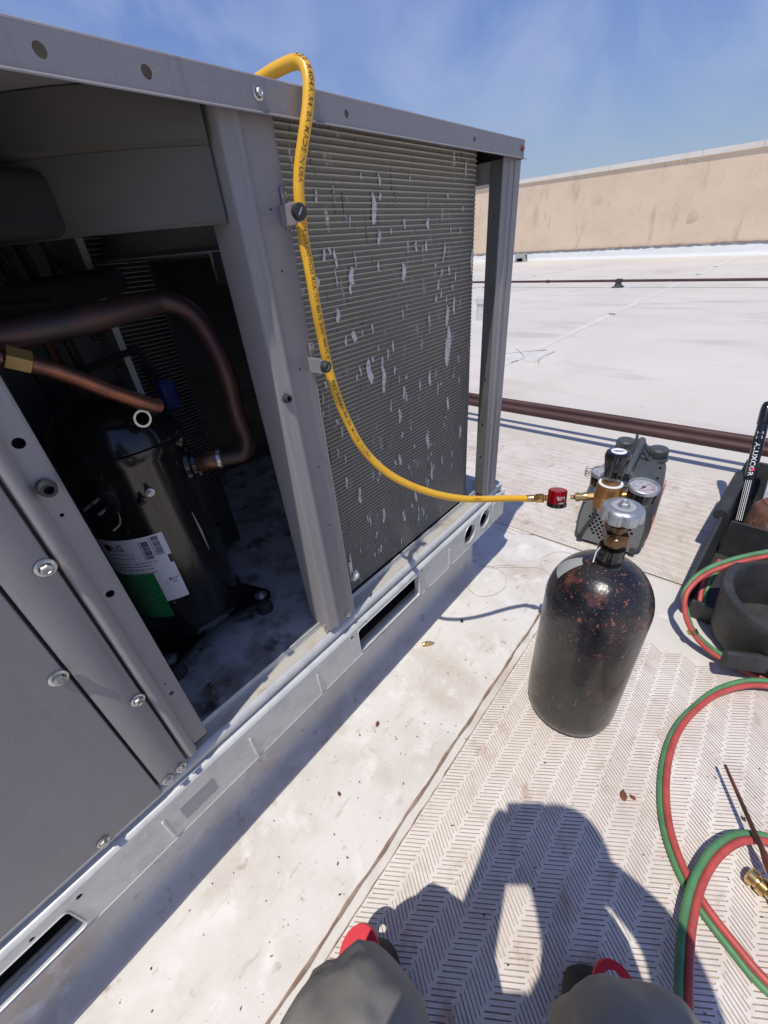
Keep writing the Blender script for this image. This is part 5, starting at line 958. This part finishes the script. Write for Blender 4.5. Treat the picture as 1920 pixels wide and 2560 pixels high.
wire_curl([(1.15, 0.335), (1.20, 0.36), (1.27, 0.33), (1.29, 0.28), (1.26, 0.22), (1.21, 0.19), (1.17, 0.18)], 0.0007, 'thin wire arc in front of the vacuum pump')
random.seed(11)
k = MB()
for i in range(300):
    a = random.random()
    if a < 0.50: x, y = random.uniform(-0.35, 1.2), random.uniform(0.27, 0.485); z = 0.0045
    elif a < 0.85: x, y = random.uniform(-0.1, 1.0), random.uniform(-0.35, 0.22); z = 0.0068
    else: x, y = random.uniform(1.05, 2.1), random.uniform(-0.1, 1.0); z = 0.0066
    s = random.choice((0.0006, 0.0007, 0.0009, 0.0012, 0.0017)) * (1.3 if a > 0.85 else 1); q = random.uniform(0, PI); e = random.uniform(1, 2.6)
    vs = []
    for c in range(5):
        b = 2 * PI * c / 5; px_, py_ = s * e * math.cos(b) * random.uniform(.6, 1.2), s * math.sin(b) * random.uniform(.6, 1.2); vs.append((x + px_ * math.cos(q) - py_ * math.sin(q), y + px_ * math.sin(q) + py_ * math.cos(q), z))
    vs.append((x, y, z + s * 0.7)); k.add(vs, [(c, (c + 1) % 5, 5) for c in range(5)], 0 if random.random() < .75 else 1)
tag(k.build('grit', ['debris', 'dry_leaf'], smooth=False), 'scattered dark grit and chips on the roof', 'grit', kind='stuff')
def leaf(x, y, L, a, mt, z, label):
    k = MB(); vs = []
    for i in range(6):
        t = i / 5; w_ = L * 0.32 * math.sin(PI * min(t * 0.9 + 0.08, 1)); px_ = (t - 0.5) * L
        for sy in (-1, 1): vs.append((x + px_ * math.cos(a) - sy * w_ * math.sin(a), y + px_ * math.sin(a) + sy * w_ * math.cos(a), z + 0.0015 + 0.004 * abs(sy) * random.random()))
    k.add(vs, [(2 * i, 2 * i + 2, 2 * i + 3, 2 * i + 1) for i in range(5)]); o = k.build('dry_leaf', mt, origin=(x, y, z)); s_ = o.modifiers.new('thick', 'SOLIDIFY'); s_.thickness = 0.0006
    return tag(o, label, 'leaf')
leaf(0.568, -0.073, 0.022, 0.3, 'dry_leaf', 0.007, 'crumpled reddish leaf on the pad between cylinder and hose loop'); leaf(0.575, -0.088, 0.012, 1.3, 'dry_leaf', 0.008, 'small reddish leaf scrap touching the crumpled leaf'); leaf(0.665, -0.262, 0.010, 0.9, 'debris', 0.007, 'dark chip beside the torch tip shadow'); leaf(0.78, 0.44, 0.016, 0.7, 'debris', 0.0046, 'dark leaf scrap at the edge of the unit shadow')
leaf(0.37, 0.435, 0.014, 0.4, 'dry_leaf', 0.0046, 'brown twig scrap on the white flashing'); leaf(0.20, 0.40, 0.010, 1.2, 'dry_leaf', 0.0046, 'tiny brown flake on the white flashing')

# ------------------------------------------------------------ the crouching person (knees in view, shadow on the pad)
PE = thing('person', (-0.12, -0.12, 0), 'crouching person in grey work trousers, only the knees and boots in view', 'person')
J = {}; Ed = []
def j(n, p, r, par=None, ry=None):
    J[n] = (len(J), p, r, ry or r)
    if par: Ed.append((J[par][0], J[n][0]))
j('pelvis', (-0.285, -0.285, 0.36), 0.115); j('belly', (-0.275, -0.275, 0.52), 0.110, 'pelvis'); j('chest', (-0.245, -0.245, 0.74), 0.115, 'belly'); j('uchest', (-0.205, -0.215, 0.90), 0.095, 'chest'); j('neck', (-0.150, -0.170, 0.99), 0.050, 'uchest'); j('chin', (-0.085, -0.110, 1.06), 0.068, 'neck'); j('head', (-0.075, -0.102, 1.125), 0.098, 'chin'); j('crown', (-0.080, -0.108, 1.195), 0.078, 'head')
j('lsh', (-0.290, -0.075, 0.92), 0.058, 'uchest'); j('lel', (-0.165, -0.005, 0.78), 0.042, 'lsh'); j('lwr', (-0.075, 0.012, 0.950), 0.027, 'lel'); j('lha', (-0.050, 0.030, 0.995), 0.024, 'lwr')
j('rsh', (-0.075, -0.315, 0.92), 0.058, 'uchest'); j('rel', (0.060, -0.235, 0.80), 0.042, 'rsh'); j('rwr', (0.022, -0.105, 0.950), 0.027, 'rel'); j('rha', (0.018, -0.072, 0.990), 0.024, 'rwr')
for q, (ha, sx) in enumerate((('lha', Vector((0.3, -0.95, 0))), ('rha', Vector((-0.5, 0.87, 0))))):
    b = Vector(J[ha][1])
    for f in range(4):
        p1_ = b + Vector((-0.020, -0.016, 0.022 - 0.016 * f)) + sx * 0.016; p2_ = p1_ + sx * (0.020 - 0.003 * abs(f - 1)); j(f'{ha}f{f}', tuple(p1_), 0.0085, ha); j(f'{ha}g{f}', tuple(p2_), 0.0075, f'{ha}f{f}')
    p1_ = b + Vector((0.004, 0.004, 0.030)); j(f'{ha}t', tuple(p1_), 0.0095, ha); j(f'{ha}u', tuple(p1_ + sx * 0.015 + Vector((-0.006, -0.006, 0.014))), 0.008, f'{ha}t')
j('lhip', (-0.265, -0.190, 0.37), 0.100, 'pelvis'); j('lth', (-0.130, -0.020, 0.422), 0.096, 'lhip'); j('lkn', (-0.027, 0.075, 0.436), 0.092, 'lth'); j('lk2', (-0.018, 0.084, 0.37), 0.072, 'lkn'); j('lsn', (0.000, 0.115, 0.24), 0.058, 'lk2'); j('lan', (-0.008, 0.125, 0.10), 0.052, 'lsn')
j('rhip', (-0.170, -0.300, 0.37), 0.100, 'pelvis'); j('rth', (0.010, -0.195, 0.420), 0.086, 'rhip'); j('rkn', (0.139, -0.124, 0.425), 0.066, 'rth'); j('rk2', (0.146, -0.116, 0.36), 0.058, 'rkn'); j('rsn', (0.150, -0.105, 0.24), 0.056, 'rk2'); j('ran', (0.165, -0.125, 0.10), 0.052, 'rsn')
me = bpy.data.meshes.new('body'); me.from_pydata([v[1] for v in J.values()], Ed, []); sk = bpy.data.objects.new('skeleton', me); COL.objects.link(sk)
md = sk.modifiers.new('skin', 'SKIN'); md.use_smooth_shade = True
for i, v in enumerate(J.values()): me.skin_vertices[0].data[i].radius = (v[2], v[3]); me.skin_vertices[0].data[i].use_root = (i == 0)
ss = sk.modifiers.new('sub', 'SUBSURF'); ss.levels = 3; ss.render_levels = 3
bpy.context.view_layer.update(); dg = bpy.context.evaluated_depsgraph_get(); bm_ = bpy.data.meshes.new_from_object(sk.evaluated_get(dg))
bpy.data.objects.remove(sk)
for n in ('trousers', 'shirt', 'skin', 'hair'): bm_.materials.append(MATS[n])
from mathutils import noise as mnoise
for v in bm_.vertices:
    c = v.co
    if c.z < 0.54 and c.x + c.y > -0.30:
        f = mnoise.noise(c * 7 + Vector((2, 1, 0))) * 0.012 + mnoise.noise(Vector(((c.x + c.y) * 6, (c.x - c.y) * 20, c.z * 9))) * 0.011 + (0.25 - abs(mnoise.noise(Vector(((c.x + c.y) * 13, (c.x - c.y) * 9 + 4, c.z * 7))))) * 0.008; v.co = c + v.normal * f
mi_ = []
for p in bm_.polygons:
    c = p.center; hand = c.z > 0.93 and (c.x + 0.03) ** 2 + c.y ** 2 < 0.0144 and c.z < 1.06 and c.x + c.y > -0.10
    mi_.append(3 if c.z > 1.19 or (c.z > 1.10 and c.x + c.y < -0.15) else 2 if c.z > 1.0 or hand else 1 if c.z > 0.52 else 0)
bm_.polygons.foreach_set('material_index', mi_)
bm_.transform(Matrix.Translation((0.12, 0.12, 0))); bm_.polygons.foreach_set('use_smooth', [True] * len(bm_.polygons))
bo = bpy.data.objects.new('body', bm_); COL.objects.link(bo); bo.parent = PE; ORG[bo.name] = ORG[PE.name]
def boot(heel, toe, z, loop_at, rth):
    H_, T_ = Vector((*heel, z)), Vector((*toe, z)); d = (T_ - H_).normalized(); s = Vector((-d.y, d.x, 0)); L = (T_ - H_).length; k = MB(); ns = 12; secs = []
    for t, wd_, h in ((0, 0.026, 0.09), (0.08, 0.036, 0.115), (0.25, 0.040, 0.120), (0.42, 0.041, 0.098), (0.60, 0.046, 0.070), (0.80, 0.046, 0.058), (0.94, 0.034, 0.046), (1.0, 0.016, 0.032)):
        secs.append([H_ + d * (t * L) + s * (wd_ * math.cos(a)) * (1.0 if math.sin(a) < 0.2 else 0.86) + Vector((0, 0, max(0.0, h * 0.5 + h * 0.5 * math.sin(a)))) for a in [2 * PI * q / ns for q in range(ns)]])
    for q in secs: k.v += [tuple(p) for p in q]
    for i in range(len(secs) - 1):
        for q in range(ns): k.f.append((i * ns + q, i * ns + (q + 1) % ns, (i + 1) * ns + (q + 1) % ns, (i + 1) * ns + q)); k.m.append(0)
    k.f.append(tuple(reversed(range(ns)))); k.m.append(0); k.f.append(tuple((len(secs) - 1) * ns + q for q in range(ns))); k.m.append(0)
    o = k.build('boot', 'boot', PE, ang=60); sm = o.modifiers.new('sub', 'SUBSURF'); sm.levels = 1; sm.render_levels = 1
    # stiff red pull loop
    c, u, v, wd_ = loop_at; c = Vector(c); u = Vector(u).normalized(); v = Vector(v).normalized(); k = MB(); pts = [c + u * (0.030 * math.cos(a)) + v * (0.038 * math.sin(a)) for a in [PI * q / 14 for q in range(15)]]
    ax = u.cross(v).normalized()
    for p in pts:
        r = (p - c).normalized(); k.v += [tuple(p + ax * wd_), tuple(p - ax * wd_), tuple(p - ax * wd_ - r * rth), tuple(p + ax * wd_ - r * rth)]
    for i in range(14):
        for q in range(4): k.f.append((4 * i + q, 4 * i + 4 + q, 4 * i + 4 + (q + 1) % 4, 4 * i + (q + 1) % 4)); k.m.append(0)
    k.f.append((0, 1, 2, 3)); k.m.append(0); k.f.append((56, 59, 58, 57)); k.m.append(0)
    k.build('pull_loop', 'red_fabric', o, ang=40)
    return o
boot((-0.055, 0.055), (0.082, 0.190), 0.007, ((0.042, 0.174, 0.120), (0.64, -0.77, 0), (0.80, 0.55, 0.25), 0.012), 0.020)
boot((0.130, -0.185), (0.268, -0.085), 0.007, ((0.238, -0.124, 0.120), (0.40, -0.92, 0), (0.85, 0.45, 0.25), 0.006), 0.0105)
fw = cam.rotation_euler.to_matrix() @ Vector((0, 0, -1)); M_ = Matrix.Translation(Vector((0, 0, 1.0)) - fw * 0.012) @ cam.rotation_euler.to_matrix().to_4x4()
m = MB(); m.box(-0.038, 0.038, -0.125, 0.025, 0.0, 0.008, M=M_)
tag(m.build('phone', 'phone', bevel=0.002, origin=(0, 0, 1.0)), 'black phone held up in the person hands', 'phone')
